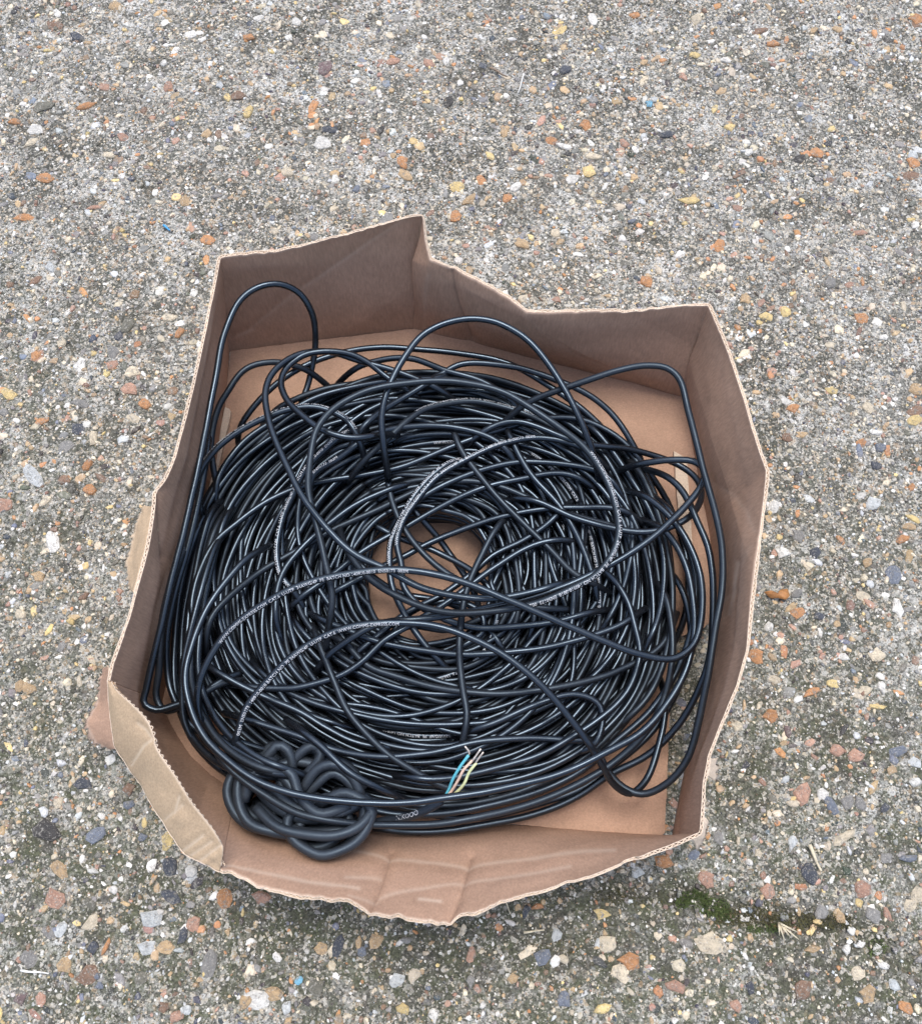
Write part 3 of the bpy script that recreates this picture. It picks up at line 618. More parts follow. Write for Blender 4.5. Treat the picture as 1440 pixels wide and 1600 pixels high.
def stiff(zr, w, slack=.0012, it=14):
    z = zr.copy()
    for _ in range(it): z = np.maximum(zr - slack, smooth1(z, w))
    return smooth1(z, max(w // 2, 1))
def stamp(pts, r):
    key = round(r, 5)
    if key not in OFF: OFF[key] = offs(r)
    ox, oy, h = OFF[key]
    p = resample(pts, .0012); cx, cy = cells(p[:, :2])
    np.maximum.at(HF, (cy[:, None] + oy, cx[:, None] + ox), p[:, 2:3] + h)
STEP = .0045
coil = thing("cable_coil", "large tangled coil of thin glossy black printed data cable filling the box", "cable", tuple(P(675, 900, .007)))
COFF = -np.array(coil.location)
WAVED = []
def add_cable(pts, name="cable_loop", parent=None, r=R, mat=None, sides=8, off=None):
    n = len(pts)
    if n > 30:                                             # slight set and waviness left in used cable
        e = np.clip(np.minimum(np.arange(n), np.arange(n)[::-1]) / 8.0, 0, 1)[:, None]
        wv = np.stack([smooth1(rng.normal(0, 1, n), 3, 2) for _ in range(3)], -1) * np.array([.0012, .0012, .0006])
        pts = pts + wv * e
    WAVED.append(pts)
    V, F = tube(pts, r, sides)
    return obj(name, mesh_np(name, V + (COFF if off is None else off), F, True, [mat or M_CABLE]), parent or coil)
# ring of tidy turns -------------------------------------------------
def polar(pix, z):
    c = P(675, 900, z)[:2]; p = np.array([P(a, b, z)[:2] for a, b in pix]) - c
    th = np.arctan2(p[:, 1], p[:, 0]); r = np.hypot(p[:, 0], p[:, 1]); o = np.argsort(th); th, r = th[o], r[o]
    th = np.concatenate([th - 2 * np.pi, th, th + 2 * np.pi]); r = np.tile(r, 3)
    def f(t):
        t = (t + np.pi) % (2 * np.pi) - np.pi
        d = np.linspace(-np.pi, np.pi, 361); v = np.interp(d, th, r); v = csmooth(v[:-1], 12, 2); v = np.append(v, v[0])
        return np.interp(t, d, v)
    return c, f
zc = .045
C0, RIN = polar([(775, 895), (765, 830), (690, 790), (600, 800), (560, 900), (585, 990), (680, 1020), (755, 985)], zc)
_, ROUT = polar([(1048, 900), (985, 705), (860, 625), (690, 588), (530, 612), (400, 690), (305, 800), (285, 900), (292, 1050), (370, 1150), (490, 1215), (640, 1265), (800, 1245), (930, 1180), (1025, 1045)], zc)
NT_ = 208; NP = 152
w_prev = .5; zprev = None
th = np.linspace(0, 2 * np.pi, NP + 1)
turns = []
def wfun(w0, seed_r):
    a = seed_r
    w1 = w0 + a.normal(0, .22); w1 = abs(w1); w1 = w1 if w1 < 1 else 2 - w1; w1 = np.clip(w1, .02, .98)
    s = th / (2 * np.pi); base = w0 + (w1 - w0) * (s * s * (3 - 2 * s))
    env = np.sin(np.pi * s)
    for k in (1, 2, 3): base = base + env * a.normal(0, (.055 if i < 150 else .12) / k) * np.sin(k * th + a.uniform(0, 6.3))
    return np.clip(base, 0.0, 1.0), w1
ringpts = []
for i in range(NT_):
    best = None
    for c_ in range(7 if i < 165 else 3):
        w, w1 = wfun(w_prev, rng)
        t = -th + 2.2
        rr = RIN(t) * .9 + (ROUT(t) - RIN(t) * .9) * w
        rr = rr + .0005 * np.sin(9 * t + i)
        xy = C0 + np.stack([np.cos(t), np.sin(t)], -1) * rr[:, None]
        z = stiff(rest_z(xy, R, .6), 4, .0022)
        sc = np.mean(z) + .35 * np.mean(np.maximum(z - .085, 0))
        if best is None or sc < best[0]: best = (sc, w1, xy, z)
    _, w_prev, xy, z = best
    if zprev is not None:
        k = 14; f = np.linspace(1, 0, k)**2; z[:k] += (zprev - z[0]) * f
    zprev = z[-1]
    p = np.column_stack([xy, z]); stamp(p, R); turns.append(p)
print("ring height", round(max(t[:, 2].max() for t in turns), 4), "mean top", round(float(np.mean([t[:, 2].mean() for t in turns[-25:]])), 4))
for k, p in enumerate(turns): add_cable(p, sides=7, mat=M_CABLE_DULL if rng.random() < .35 else M_CABLE)

# loosely thrown loops over the ring -----------------------------------
loose = []
for i in range(10):
    t = np.linspace(0, 2 * np.pi, 200) * rng.uniform(.75, 1.0) + rng.uniform(0, 6.3)
    w = .55 + rng.normal(0, .1) + rng.normal(0, .28) * np.sin(t + rng.uniform(0, 6.3)) + rng.normal(0, .12) * np.sin(2 * t + rng.uniform(0, 6.3))
    w = np.clip(w, -.1, 1.03)
    rr = RIN(t) + (ROUT(t) - RIN(t)) * w
    xy = resample(C0 + np.stack([np.cos(t), np.sin(t)], -1) * rr[:, None], STEP)
    z = stiff(rest_z(xy, R, .7), 4, .002)
    e = np.minimum(np.arange(len(z)), np.arange(len(z))[::-1]) * STEP
    z -= .022 * np.clip(1 - e / .03, 0, 1)**2
    p = np.column_stack([xy, z]); stamp(p, R); loose.append(p); add_cable(p)

# the black rubber flex, knotted into a hank in the front corner -----------
RH = .0037
hank = thing("rubber_cable_hank", "short thick matt black rubber cable knotted in a bundle with bare wire ends", "cable", tuple(P(460, 1250, .007)))
HOFF = -np.array(hank.location)
def traced(pix, z0=.06, it=4, r=R, w=5, slack=.0012, step=STEP, zfix=None, dive=(.02, .02), lift=0.0):
    """a cable laid along a line seen in the photograph, resting on what lies under it (or held at zfix)"""
    pix = np.array(pix, float)
    if zfix is None:
        z = np.full(len(pix), z0)
        for _ in range(it):
            q = P(pix[:, 0], pix[:, 1], z); pts = catmull(q[:, :2], step)
            zz = stiff(rest_z(pts, r), w, slack)
            j = [int(np.argmin(np.hypot(*(pts - a[:2]).T))) for a in q]; z = .5 * z + .5 * zz[j]
        z = zz[j]; q = P(pix[:, 0], pix[:, 1], z); pts = catmull(q[:, :2], step)
        zz = stiff(rest_z(pts, r), w, slack) + lift
    else:
        q = P(pix[:, 0], pix[:, 1], np.array(zfix, float)); c = catmull(q, step); pts = c[:, :2]
        zz = np.maximum(c[:, 2], smooth1(np.minimum(rest_z(pts, r, .6), c[:, 2] + .012), 4))
    zz = smooth1(zz, 3, 2)
    e0 = np.arange(len(zz)) * step; e1 = e0[::-1]
    zz = zz - dive[0] * np.clip(1 - e0 / .03, 0, 1)**2 - dive[1] * np.clip(1 - e1 / .03, 0, 1)**2
    p = np.column_stack([pts, np.maximum(zz, .0070 + r)]); stamp(p, r)
    return p
HANK = [[(462, 1228), (440, 1262), (415, 1280), (385, 1272), (372, 1245), (380, 1215), (410, 1200), (445, 1212), (480, 1240), (520, 1262), (555, 1262), (560, 1240), (530, 1215), (490, 1205)],
        [(480, 1255), (450, 1285), (455, 1308), (482, 1318), (515, 1306), (538, 1285), (545, 1262), (520, 1245), (480, 1240), (440, 1235)],
        [(560, 1225), (540, 1205), (505, 1195), (470, 1185), (440, 1190), (400, 1215), (385, 1250), (400, 1280), (440, 1295), (490, 1300)],
        [(495, 1255), (470, 1290), (487, 1320), (515, 1328), (543, 1320), (562, 1298), (574, 1270), (570, 1246), (546, 1236), (510, 1242), (470, 1258)],
        [(450, 1290), (405, 1287), (372, 1265), (362, 1228), (378, 1190), (410, 1178), (438, 1192), (450, 1222), (456, 1250)],
        [(396, 1250), (425, 1276), (470, 1294), (520, 1292), (556, 1280)],
        [(400, 1232), (425, 1258), (468, 1280), (520, 1280), (548, 1270)],
        [(445, 1222), (449, 1190), (443, 1168), (428, 1164), (412, 1176), (396, 1196)],
        [(458, 1232), (484, 1206), (497, 1182), (488, 1172), (466, 1178), (450, 1196)],
        [(464, 1238), (488, 1219), (515, 1205), (540, 1208), (552, 1228), (548, 1250)],
        [(385, 1245), (402, 1216), (432, 1207), (456, 1226), (474, 1256), (505, 1268)],
        [(455, 1300), (420, 1296), (385, 1280), (366, 1250), (370, 1212), (395, 1186), (425, 1185)],
        [(500, 1250), (535, 1236), (562, 1240), (580, 1258), (578, 1285), (556, 1310), (530, 1326), (505, 1332), (480, 1324), (458, 1305), (450, 1280), (462, 1255)],
        [(470, 1226), (500, 1196), (528, 1190), (552, 1206), (566, 1232)],
        [(392, 1262), (425, 1288), (470, 1305), (520, 1302), (560, 1288), (580, 1262)],
        [(405, 1222), (432, 1248), (472, 1268), (522, 1268), (552, 1258)],
        [(376, 1244), (390, 1205), (420, 1192), (450, 1204), (464, 1238), (496, 1262), (540, 1252)]]
hank_p = []
for h in HANK[:]:
    dx, dy = rng.uniform(-7, 7), rng.uniform(-8, 8)
    HANK.append([(a + dx + rng.normal(0, 2), b + dy + rng.normal(0, 2)) for a, b in h])
for k, h in enumerate(HANK):
    p = traced(h, .04, r=RH, w=3, slack=.003, dive=(.006, .006))
    p[:, 2] = np.minimum(p[:, 2], .090); hank_p.append(p); add_cable(p, "cable_wrap", hank, RH, M_RUBBER, 12, HOFF); hank_p[-1] = WAVED[-1]
tail = traced([(560, 1290), (600, 1283), (640, 1276), (668, 1264), (690, 1251)], r=RH * .86, zfix=[.050, .056, .066, .076, .082], dive=(0, 0))
add_cable(tail, "cable_end", hank, RH * .86, M_RUBBER, 12, HOFF)
WIRES = [("blue", (.10, .42, .52), [(690, 1251), (699, 1238), (708, 1216), (720, 1196), (732, 1180)], [(732, 1180), (733, 1175), (726, 1166)], [.082, .085, .094, .10, .104], .0011),
         ("brown", (.64, .46, .36), [(690, 1251), (702, 1240), (715, 1220), (724, 1203), (738, 1188)], [(737, 1190), (744, 1180), (751, 1170)], [.083, .087, .096, .103, .106], .0010),
         ("yellow", (.60, .64, .36), [(690, 1251), (706, 1243), (724, 1226), (733, 1206), (744, 1192)], [(742, 1193), (748, 1184), (755, 1175)], [.081, .084, .092, .098, .101], .0011)]
M_COPPER = mat_plain("tinned_copper", (.62, .56, .50), .4, .6)
for nm, colr, ins, tip, zz, rr in WIRES:
    a = np.array(ins, float); c = catmull(P(a[:, 0], a[:, 1], np.array(zz)), .003)
    wv = add_cable(c, "core_wire", hank, rr, mat_plain(nm + "_core_insulation", colr, .45, 0, .1), 10, HOFF); wv['label'] = nm + " insulated core with bare copper tip"
    b = np.array(tip, float); c2 = catmull(P(b[:, 0], b[:, 1], zz[-1] + np.array([0, .002, .004])), .002)
    add_cable(c2, "copper_tip", wv, .0007, M_COPPER, 8, HOFF)

# strands that can be followed one by one in the photograph ------------------
TR = []
def T(pix, z=None, **kw):
    p = traced(pix, zfix=z, **kw); o = add_cable(p, sides=9, r=R * 1.1, mat=M_CABLE_DULL if len(TR) % 4 == 1 else M_CABLE); TR.append((p, o)); return WAVED[-1], o
# back of the ring
T([(370, 700), (370, 676), (403, 628), (445, 589), (492, 564), (542, 549), (598, 544), (660, 546), (720, 553), (800, 572), (880, 618), (930, 660), (960, 710)], [.03, .04, .05, .055, .055, .055, .055, .055, .055, .055, .055, .05, .03])
T([(400, 660), (442, 632), (487, 614), (528, 603), (600, 605)], [.04, .05, .05, .05, .04])
T([(640, 600), (682, 587), (723, 570), (786, 570), (848, 587), (911, 612), (957, 649), (994, 703), (1020, 770)], [.06, .07, .07, .07, .065, .06, .055, .05, .03])
T([(520, 590), (580, 566), (640, 560), (694, 578), (760, 600), (830, 650)], [.05, .06, .065, .07, .07, .06])
T([(330, 800), (345, 740), (380, 690), (440, 650), (500, 620), (580, 600), (660, 592), (740, 600), (820, 630)])
T([(340, 780), (330, 690), (342, 640), (356, 612), (384, 578), (420, 566), (470, 575), (520, 600)], [.05, .06, .065, .07, .07, .07, .06, .045])
SL, SLo = T([(320, 830), (310, 745), (330, 710), (365, 680), (410, 655), (460, 638), (500, 637), (540, 655), (560, 685), (570, 720)], [.05, .075, .082, .085, .088, .09, .09, .09, .09, .075])
# strands slumped between the ring and the near left panel
for k, (a, b) in enumerate([(-6, 0), (3, 4), (14, -6), (26, 8), (10, -14), (-10, 10), (20, 2), (34, -8)]):
    T([(330 + a, 780 + b), (300 + a, 880 + b), (284 + a, 980), (280 + a, 1050), (292 + a, 1105 + b), (322 + a, 1155 + b), (372 + a, 1192 + b), (450 + a, 1215)])
# low strands across the hole
T([(540, 850), (575, 895), (620, 925), (700, 942), (765, 985), (800, 1040)])
T([(620, 760), (650, 800), (690, 850), (728, 905), (748, 955), (760, 1020)])
T([(560, 1040), (600, 1000), (640, 978), (700, 985), (748, 968), (800, 930)])
T([(590, 1030), (640, 958), (700, 940), (750, 955), (755, 985), (720, 1010), (680, 1030)])
T([(560, 800), (610, 835), (680, 862), (745, 900), (790, 960)])
# middle crossings
T([(300, 1000), (302, 930), (315, 885), (337, 845), (370, 817), (420, 782), (489, 754), (575, 739), (633, 727), (711, 696), (789, 669), (847, 655), (905, 655), (960, 680), (1010, 730), (1050, 800), (1072, 880), (1070, 960), (1030, 1040)])
T([(310, 1020), (340, 950), (400, 898), (443, 871), (520, 828), (594, 793), (672, 760), (731, 751), (789, 762), (847, 786), (906, 809), (960, 825), (1010, 850)])
T([(480, 950), (560, 905), (637, 867), (672, 848), (750, 817), (828, 799), (906, 793), (960, 795), (1020, 815)])
T([(520, 1050), (570, 1010), (640, 955), (690, 930), (730, 902), (770, 867), (816, 844), (859, 815), (900, 770)])
T([(430, 960), (510, 905), (570, 860), (640, 820), (720, 775), (800, 750), (880, 740), (950, 770)])
T([(595, 660), (602, 720), (612, 780), (640, 840), (690, 890), (760, 925), (840, 950), (920, 950)])
T([(540, 690), (600, 640), (650, 610), (690, 585), (720, 570)])
T([(600, 830), (640, 790), (720, 745), (800, 722), (880, 725), (940, 740), (990, 790)])
T([(780, 640), (800, 690), (830, 740), (880, 800), (920, 880), (940, 960)])
T([(700, 640), (720, 700), (770, 770), (850, 850), (900, 900), (960, 920)])
SB, SBo = T([(480, 960), (458, 922), (439, 898), (433, 859), (443, 809), (458, 778), (478, 735), (520, 690), (570, 655)])
T([(440, 1010), (430, 960), (440, 900), (480, 850), (540, 800), (600, 768), (660, 745)])
S9, S9o = T([(480, 790), (489, 743), (528, 715), (567, 684), (614, 669), (672, 665), (731, 673), (773, 688), (820, 730)])
S8, S8o = T([(540, 740), (600, 690), (640, 655), (665, 641), (700, 631), (740, 628), (790, 638), (840, 655), (900, 692), (940, 740)])
S6, S6o = T([(720, 1060), (690, 1035), (660, 1000), (630, 955), (612, 915), (608, 880), (610, 848), (626, 809), (649, 770), (690, 730), (740, 705)])
S5, S5o = T([(960, 945), (867, 972), (789, 980), (738, 980), (692, 968), (657, 949), (632, 918), (628, 883), (620, 848), (630, 813), (653, 778), (680, 747), (731, 716), (789, 692), (847, 684), (906, 696), (960, 730)])
# lower crossings
T([(470, 940), (493, 962), (543, 984), (597, 1005), (670, 1018), (740, 1022), (860, 1010), (960, 980), (1020, 940)])
T([(500, 980), (539, 1005), (575, 1040), (618, 1057), (670, 1072), (760, 1085), (860, 1075), (960, 1050), (1030, 1010), (1065, 950)])
T([(330, 1060), (380, 1072), (425, 1076), (457, 1075), (500, 1065), (532, 1055), (564, 1035), (600, 1000), (640, 975), (700, 940), (770, 890), (840, 850), (920, 840)])
T([(300, 1020), (340, 1050), (416, 1089), (468, 1113), (506, 1136), (560, 1160), (640, 1170)])
T([(340, 1110), (382, 1123), (459, 1148), (528, 1172), (598, 1182), (667, 1176), (737, 1160), (820, 1153), (907, 1157), (960, 1150)])
T([(480, 960), (500, 1010), (520, 1060), (549, 1120), (598, 1172), (650, 1207), (702, 1231), (760, 1243)])
T([(440, 1120), (497, 1162), (546, 1207), (591, 1231), (640, 1252)])
T([(700, 1150), (770, 1130), (840, 1100), (900, 1085), (935, 1100), (940, 1130), (925, 1165), (880, 1180)])
T([(600, 1210), (700, 1215), (800, 1193), (861, 1171), (930, 1130), (980, 1080), (1000, 1020), (993, 981), (979, 939), (959, 906), (930, 870)])
T([(800, 790), (760, 850), (730, 920), (716, 1000), (722, 1070), (728, 1120), (715, 1190)])
T([(430, 1190), (520, 1240), (620, 1272), (720, 1268), (820, 1243), (900, 1210), (953, 1165), (1014, 1113), (1060, 1046), (1080, 980), (1085, 900), (1060, 820), (1020, 760)], [.05, .045, .04, .04, .04, .045, .05, .055, .06, .065, .07, .07, .06])
T([(560, 1290), (650, 1300), (740, 1290), (830, 1272), (900, 1245), (953, 1211), (1014, 1177), (1060, 1131), (1094, 1067), (1109, 1015), (1115, 940), (1107, 856), (1090, 814), (1060, 760), (1010, 720)], [.03, .03, .03, .03, .03, .035, .04, .05, .065, .075, .08, .085, .085, .08, .07])
T([(620, 1262), (720, 1278), (820, 1262), (900, 1235), (960, 1195), (1020, 1140), (1060, 1070), (1078, 1000), (1068, 930), (1035, 870)], [.03, .028, .028, .028, .03, .035, .04, .05, .055, .045])
T([(980, 700), (1015, 770), (1040, 850), (1050, 930), (1040, 1020), (1010, 1090), (950, 1150)])
T([(900, 640), (960, 710), (1010, 790), (1035, 870), (1030, 960), (1000, 1030)])
# left side, along the panel
T([(330, 640), (322, 720), (300, 830), (275, 920), (262, 1010), (270, 1080), (310, 1140), (390, 1165), (470, 1190)], [.05, .07, .075, .07, .06, .05, .05, .045, .03])
T([(470, 640), (488, 580), (494, 530), (488, 490), (465, 455), (435, 442), (405, 447), (375, 470), (352, 520), (335, 600), (318, 690), (300, 770), (283, 850), (262, 930), (243, 1010), (228, 1075), (225, 1100), (245, 1110), (275, 1102), (305, 1090), (350, 1060), (390, 1040)],
  [.04, .05, .07, .09, .108, .116, .118, .116, .112, .108, .104, .10, .095, .09, .08, .07, .066, .065, .065, .065, .065, .06], dive=(0, .02))
T([(310, 800), (282, 880), (262, 960), (250, 1040), (245, 1090), (262, 1112), (300, 1100), (350, 1070), (400, 1060)], [.05, .075, .075, .07, .06, .055, .055, .055, .04])
T([(350, 820), (320, 900), (300, 980), (285, 1060), (290, 1130), (330, 1190), (390, 1230)], [.06, .075, .075, .07, .06, .05, .04])
# right loops
T([(720, 690), (800, 660), (905, 690), (995, 704), (1051, 723), (1084, 745), (1095, 770), (1087, 798), (1062, 817), (1020, 829), (965, 826), (895, 808), (840, 784), (780, 770)])
T([(960, 730), (1006, 722), (1048, 717), (1084, 720), (1098, 731), (1098, 752), (1076, 786), (1034, 827), (995, 856), (945, 887), (840, 930), (740, 955), (660, 968), (590, 975), (530, 1010), (480, 1060)], [.06, .08, .088, .092, .094, .096, .098, .10, .10, .10, .095, .085, .075, .075, .07, .055])
T([(780, 655), (840, 622), (900, 600), (960, 581), (1010, 572), (1040, 575), (1060, 592), (1075, 640), (1095, 720), (1115, 790), (1128, 860), (1128, 920), (1118, 980), (1105, 1060), (1090, 1130), (1070, 1190), (1038, 1225), (1000, 1240), (968, 1226), (945, 1195), (930, 1150)],
  [.075, .09, .10, .108, .112, .114, .114, .112, .108, .104, .10, .097, .095, .09, .08, .07, .06, .052, .05, .055, .05])
# top arcs
T([(605, 740), (598, 690), (596, 655), (604, 615), (630, 560), (660, 522), (700, 503), (740, 498), (780, 506), (820, 529), (850, 561), (880, 605), (905, 652), (925, 700), (940, 740)], [.08, .095, .10, .105, .108, .11, .111, .112, .112, .11, .108, .104, .10, .09, .075])
T([(720, 620), (670, 600), (615, 580), (560, 564), (514, 550), (473, 552), (445, 564), (423, 587), (414, 615), (418, 650), (431, 688), (450, 732), (474, 778), (513, 828), (556, 867), (602, 890), (653, 918), (711, 931), (770, 935), (840, 925), (900, 905)], [.065, .07, .07, .07, .075, .08, .086, .09, .093, .097, .10, .104, .108, .11, .11, .108, .104, .10, .098, .096, .085])
T([(660, 620), (610, 595), (575, 572), (540, 560), (475, 559), (445, 578), (439, 600), (450, 625), (464, 640), (498, 667), (537, 681), (570, 681), (620, 668)], [.06, .065, .065, .066, .075, .082, .086, .09, .094, .10, .10, .098, .085])
S7, S7o = T([(505, 1010), (520, 933), (509, 871), (493, 809), (482, 766), (484, 716), (493, 673), (520, 640), (570, 612), (640, 599), (710, 597), (780, 611), (840, 645), (890, 680), (915, 703), (945, 745), (962, 792), (966, 831), (957, 864), (932, 898), (895, 920), (840, 942), (770, 955), (700, 956), (640, 942), (585, 910), (545, 865), (525, 810)],
  [.08, .095, .10, .104, .108, .11, .112, .112, .112, .112, .112, .111, .11, .109, .108, .107, .106, .105, .104, .103, .102, .10, .096, .09, .086, .084, .08, .065])
SA, SAo = T([(330, 1160), (309, 1110), (314, 1056), (342, 1003), (380, 965), (430, 932), (490, 909), (550, 896), (620, 890), (680, 897), (740, 915), (800, 940), (870, 970), (940, 1000), (1000, 1022), (1050, 1030), (1082, 1008), (1096, 960), (1092, 900), (1070, 840), (1030, 790), (970, 755)],
  [.07, .085, .094, .10, .104, .108, .11, .112, .114, .114, .112, .11, .105, .10, .095, .09, .088, .086, .082, .08, .076, .06])
S1, S1o = T([(366, 1190), (364, 1172), (372, 1145), (385, 1105), (420, 1060), (470, 1015), (530, 985), (600, 973), (660, 975), (720, 990), (780, 1018), (830, 1057), (870, 1097), (910, 1147), (935, 1187), (960, 1225), (985, 1238), (1008, 1218), (1028, 1170), (1038, 1120), (1034, 1050)],
  [.07, .08, .088, .092, .096, .10, .103, .106, .106, .105, .103, .10, .096, .088, .078, .062, .05, .046, .045, .045, .04])
T([(420, 840), (360, 900), (320, 960), (298, 1014), (289, 1061), (300, 1111), (323, 1155), (356, 1189), (398, 1219), (453, 1239), (520, 1251), (620, 1255), (700, 1246), (780, 1232), (860, 1213), (940, 1178), (1000, 1145), (1045, 1095), (1075, 1035), (1085, 970), (1076, 900), (1048, 840), (1000, 800)],
  [.08, .09, .092, .094, .094, .095, .096, .098, .10, .10, .098, .096, .095, .094, .092, .09, .088, .086, .084, .08, .078, .074, .06])
T([(330, 1150), (345, 1180), (369, 1208), (407, 1238), (459, 1266), (511, 1280), (580, 1288), (650, 1288), (719, 1281), (820, 1259), (900, 1226), (960, 1190), (1010, 1140), (1040, 1080), (1050, 1020), (1045, 950), (1020, 890)],
  [.07, .08, .088, .092, .09, .085, .08, .078, .076, .074, .072, .07, .068, .066, .062, .06, .05])
print("heap top", round(float(HF.max()), 4), "cable objects", len(coil.children))

# white lettering printed on the sheaths -------------------------------------
_tc = {}
def text_mesh(s):
    if s not in _tc:
        c = bpy.data.curves.new("print", 'FONT'); c.body = s; c.size = 1.0; c.resolution_u = 2
        o = bpy.data.objects.new("print", c); COL.objects.link(o)
        dg = bpy.context.evaluated_depsgraph_get(); me = o.evaluated_get(dg).to_mesh()
        V = np.array([v.co[:] for v in me.vertices]); me.calc_loop_triangles(); F = np.array([t.vertices[:] for t in me.loop_triangles])
        o.evaluated_get(dg).to_mesh_clear(); bpy.data.objects.remove(o); bpy.data.curves.remove(c)
        _tc[s] = (V, F)
    return _tc[s]
def print_on(pts, part, s, at, phi, size=.0034, r=R * 1.1, off=None, flip=False, stretch=1.0):
    """wrap lettering round a cable; at = metres along it where the text starts, phi = degrees from the top of the sheath"""
    V, F = text_mesh(s)
    if flip: pts = pts[::-1]
    sl = np.concatenate([[0], np.cumsum(np.linalg.norm(np.diff(pts, axis=0), axis=1))])
    Tn, N, B = frames(pts)
    L = at + V[:, 0] * size * stretch
    keep = (L < sl[-1] - .004)
    f = lambda a: np.stack([np.interp(L, sl, a[:, k]) for k in range(3)], -1)
    C, n, b = f(pts), f(N), f(B)
    a = math.radians(phi) + (V[:, 1] - .35) * size / r
    W = C + (r + .00012) * (np.cos(a)[:, None] * n + np.sin(a)[:, None] * b)
    F = F[keep[F].all(1)]
    if len(F): obj("printed_text", mesh_np("printed_text", W + (COFF if off is None else off), F, False, [M_PRINT]), part)
def s_at(pts, px, py, flip=False):
    q = pts[::-1] if flip else pts
    sl = np.concatenate([[0], np.cumsum(np.linalg.norm(np.diff(q, axis=0), axis=1))])
    return sl[int(np.argmin(np.hypot(*(PX(q) - np.array([px, py])).T)))]
TXT = "WWW.COMMS-EXPRESS.COM  CAT.6  U-UTP  24AWG/4P  PE  BATCH NO 140910-0010  EN50173  003M"
print_on(SA, SAo, TXT, s_at(SA, 342, 1003), -32)
print_on(S1, S1o, TXT[::1], s_at(S1, 655, 975, True), 148, flip=True) if False else print_on(S1, S1o, "003M  EN50173  140910-0010 BATCH NO  PE 24AWG/4P  U-UTP  CAT.6  WWW.COMMS-EXPRESS.COM", s_at(S1, 372, 1143), -30)
print_on(S7, S7o, TXT, s_at(S7, 918, 706), 25, .0036)
print_on(S8, S8o, TXT, s_at(S8, 650, 648), 40)
print_on(S9, S9o, "EN50173  003M", s_at(S9, 490, 742), 20, .0036)
print_on(SL, SLo, TXT, s_at(SL, 312, 742), 45)
print_on(SB, SBo, TXT, s_at(SB, 458, 922), 15)
print_on(S6, S6o, TXT, s_at(S6, 608, 880), 15)
print_on(S5, S5o, TXT, s_at(S5, 620, 850), 10)
for i, p in enumerate(WAVED[NT_ - 40:NT_:8]):
    print_on(p, coil.children[NT_ - 40 + i * 8], TXT, .05 + .4 * rng.random(), rng.uniform(-60, 60), r=R)
print_on(hank_p[3], hank.children[3], "NIKOOO", s_at(hank_p[3], 545, 1318), -10, .0062, RH, HOFF)
print_on(hank_p[1], hank.children[1], "NIKOOO", s_at(hank_p[1], 535, 1288), 30, .0055, RH, HOFF)
print_on(tail, hank.children[len(HANK)], "NIKOOO", s_at(tail, 622, 1280), 20, .0050, RH * .86, HOFF)

# ================================================================== moss and litter on the concrete
def blades(spots, n_per, hgt, wid, seed):
    r = np.random.default_rng(seed); V = []; F = []
    for (px, py, rx, ry, n) in spots:
        for _ in range(int(n * n_per)):
            a = r.uniform(0, 6.3); q = r.random()**.5
            p = P(px + rx * q * math.cos(a), py + ry * q * math.sin(a)); z = 0.0
            h = hgt * r.uniform(.4, 1.3); yaw = r.uniform(0, 6.3); lean = r.uniform(.1, 1.1); w = wid * r.uniform(.6, 1.3)
            d = np.array([math.cos(yaw), math.sin(yaw)]); s = np.array([-d[1], d[0]])
            b = len(V)
            V += [(p[0] - s[0] * w, p[1] - s[1] * w, z), (p[0] + s[0] * w, p[1] + s[1] * w, z), (p[0] + d[0] * h * lean * .4 + s[0] * w * .7, p[1] + d[1] * h * lean * .4 + s[1] * w * .7, z + h * .7), (p[0] + d[0] * h * lean, p[1] + d[1] * h * lean, z + h)]
            F += [(b, b + 1, b + 2), (b, b + 2, b + 3)]
    V = np.array(V); V[:, 2] += ground_z(V[:, 0], V[:, 1]) - .0006
    return V, np.array(F)
t = NT("green_moss"); t.link(t.ramp(t.noise(120, 4, .7), [(.3, (.06, .085, .026)), (.6, (.12, .165, .055)), (.8, (.22, .23, .11))]), t.b.inputs['Base Color']); t.set(Roughness=.8); M_MOSS = t.m
t = NT("dull_moss"); t.link(t.ramp(t.noise(120, 4, .7), [(.3, (.06, .055, .028)), (.6, (.11, .105, .045)), (.8, (.18, .16, .08))]), t.b.inputs['Base Color']); t.set(Roughness=.85); M_MOSS2 = t.m
V, F = blades([(1085, 1402, 26, 11, 1.0), (1112, 1416, 28, 13, 1.0), (1128, 1428, 16, 9, .6), (1066, 1410, 12, 9, .4), (1207, 1450, 10, 8, .25), (1370, 1480, 16, 14, .25), (1180, 1452, 14, 6, .2)], 330, .0035, .0005, 5)
obj("moss", mesh_np("moss", V, F, False, [M_MOSS]), None, kind='stuff', label="bright green moss growing in the concrete below the box corner", category="moss")
V, F = blades([(1160, 1432, 50, 16, 1.0), (1240, 1440, 50, 14, 1.0), (1305, 1440, 30, 12, .6), (985, 1400, 60, 16, .4), (870, 1480, 40, 12, .2)], 500, .0024, .0006, 6)
obj("moss", mesh_np("moss", V, F, False, [M_MOSS2]), None, kind='stuff', label="dull brown-green moss and soil along the crack in the concrete", category="moss")
M_STRAW = mat_plain("dry_straw", (.55, .49, .36), .7); M_TWIG = mat_plain("dead_twig", (.20, .15, .11), .8); M_WHITE = mat_plain("white_thread", (.66, .65, .62), .7); M_LEAF = mat_plain("dry_leaf", (.33, .15, .05), .6)
def litter(name, cat, label, pix, r, mat, z=.0016, taper=.5):
    a = np.array(pix, float); c = catmull(P(a[:, 0], a[:, 1], z), .002); c[:, 2] += .0008 * np.sin(np.linspace(0, 7, len(c)))
    V, F = tube(c, np.linspace(r, r * taper, len(c)), 6)
    o = obj(name, mesh_np(name, V - c[0], F, True, [mat]), None, label=label, category=cat); o.location = c[0]
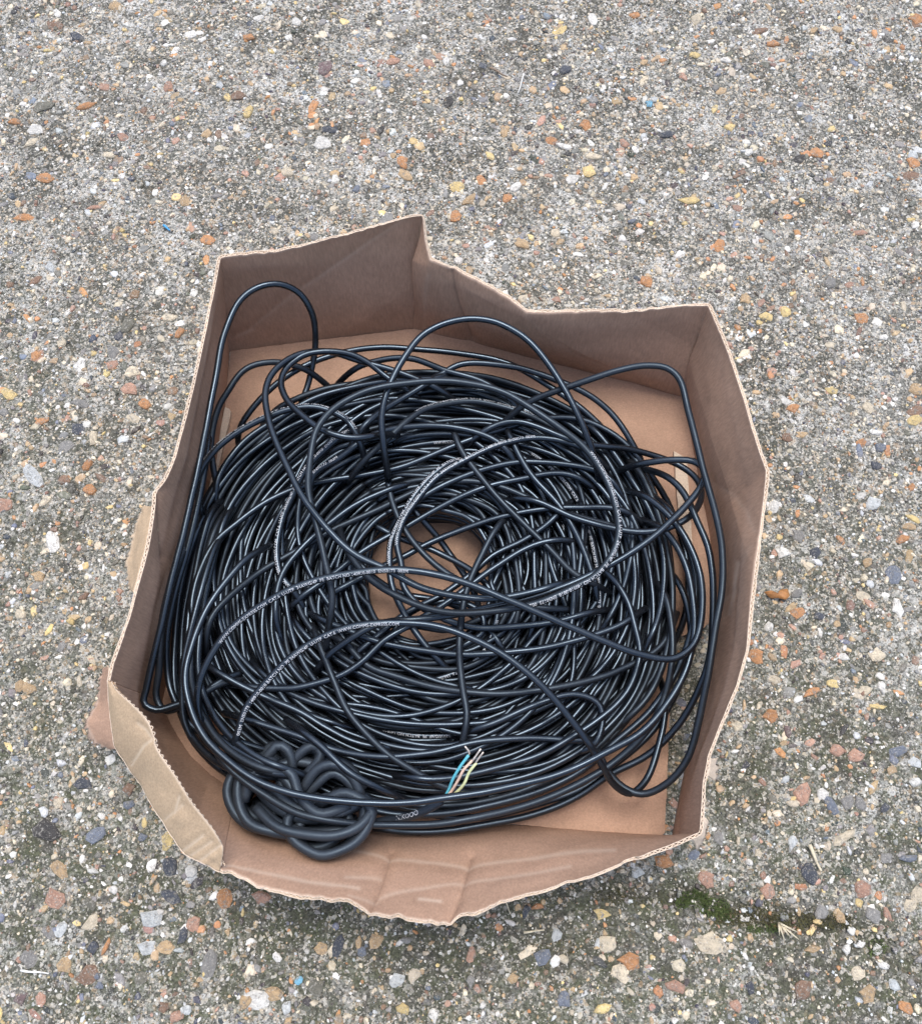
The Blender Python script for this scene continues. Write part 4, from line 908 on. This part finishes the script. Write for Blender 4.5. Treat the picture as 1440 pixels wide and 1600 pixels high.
litter("straw", "straw", "pale knobbly straw lying right of the box below the white stones", [(1264, 1320), (1270, 1335), (1276, 1348), (1282, 1361)], .0016, M_STRAW)
litter("thread", "thread", "white thread on the concrete at the bottom left", [(33, 1516), (45, 1518), (60, 1519), (77, 1521)], .0010, M_WHITE)
litter("twig", "twig", "short dark twig on the concrete above the box", [(765, 106), (778, 112), (792, 120)], .0013, M_TWIG)
litter("straw", "straw", "thin white straw pointing away from the dark twig above the box", [(818, 115), (814, 130), (809, 146)], .0009, M_WHITE)
litter("straw", "straw", "flat pale straw on the dark soil below the front panel", [(818, 1457), (834, 1455), (850, 1453)], .0010, M_STRAW)
litter("straw", "straw", "thin straw leaning from the front edge of the box", [(790, 1408), (794, 1420), (797, 1428)], .0007, M_STRAW)
litter("plastic_chip", "plastic", "small bright blue plastic sliver on the concrete left of the box top", [(256, 352), (261, 356), (266, 360)], .0014, mat_plain("blue_plastic", (.05, .28, .55), .4))
g = thing("dry_grass_tuft", "small tuft of dry straw-coloured grass blades beside the crack", "grass", tuple(P(1215, 1443, 0)))
for (x1, y1) in [(1217, 1462), (1225, 1470), (1234, 1464), (1247, 1468), (1244, 1456), (1228, 1448)]:
    c = catmull(np.array([P(1216, 1442, .002), P((1216 + x1) / 2, (1442 + y1) / 2, .008), P(x1, y1, .004)]), .002)
    V, F = tube(c, np.linspace(.0010, .0004, len(c)), 5); obj("grass_blade", mesh_np("grass_blade", V - np.array(g.location), F, True, [M_STRAW]), g)
def leaf(pix, label, z=.004):
    a = np.array(pix, float); w = resample(np.vstack([P(a[:, 0], a[:, 1], z), P(a[:1, 0], a[:1, 1], z)]), .0015)[:-1]
    c = w.mean(0); n = len(w)
    Vt = w.copy(); Vt[:, 2] += .002 * np.sin(np.linspace(0, 12.6, n)); mid = c + (Vt - c) * .5; mid[:, 2] += .0012
    top = np.vstack([Vt, mid, [c + np.array([0, 0, .0012])]]); bot = top - np.array([0, 0, .0005]); m = len(top)
    i = np.arange(n); j = (i + 1) % n
    f4 = np.vstack([np.stack([i, j, j + n, i + n], -1), np.stack([i + m, i + n + m, j + n + m, j + m], -1), np.stack([i, i + m, j + m, j], -1)])
    f3 = np.vstack([np.stack([i + n, j + n, np.full(n, 2 * n)], -1), np.stack([j + n + m, i + n + m, np.full(n, 2 * n + m)], -1)])
    o = obj("leaf_fragment", mesh_np("leaf_fragment", np.vstack([top, bot]) - c, [f4, f3], True, [M_LEAF]), None, label=label, category="leaf"); o.location = c
leaf([(1193, 925), (1203, 923), (1213, 928), (1220, 920), (1231, 919), (1232, 932), (1226, 938), (1215, 934), (1204, 934)], "orange-brown dry leaf fragment on the concrete right of the box")
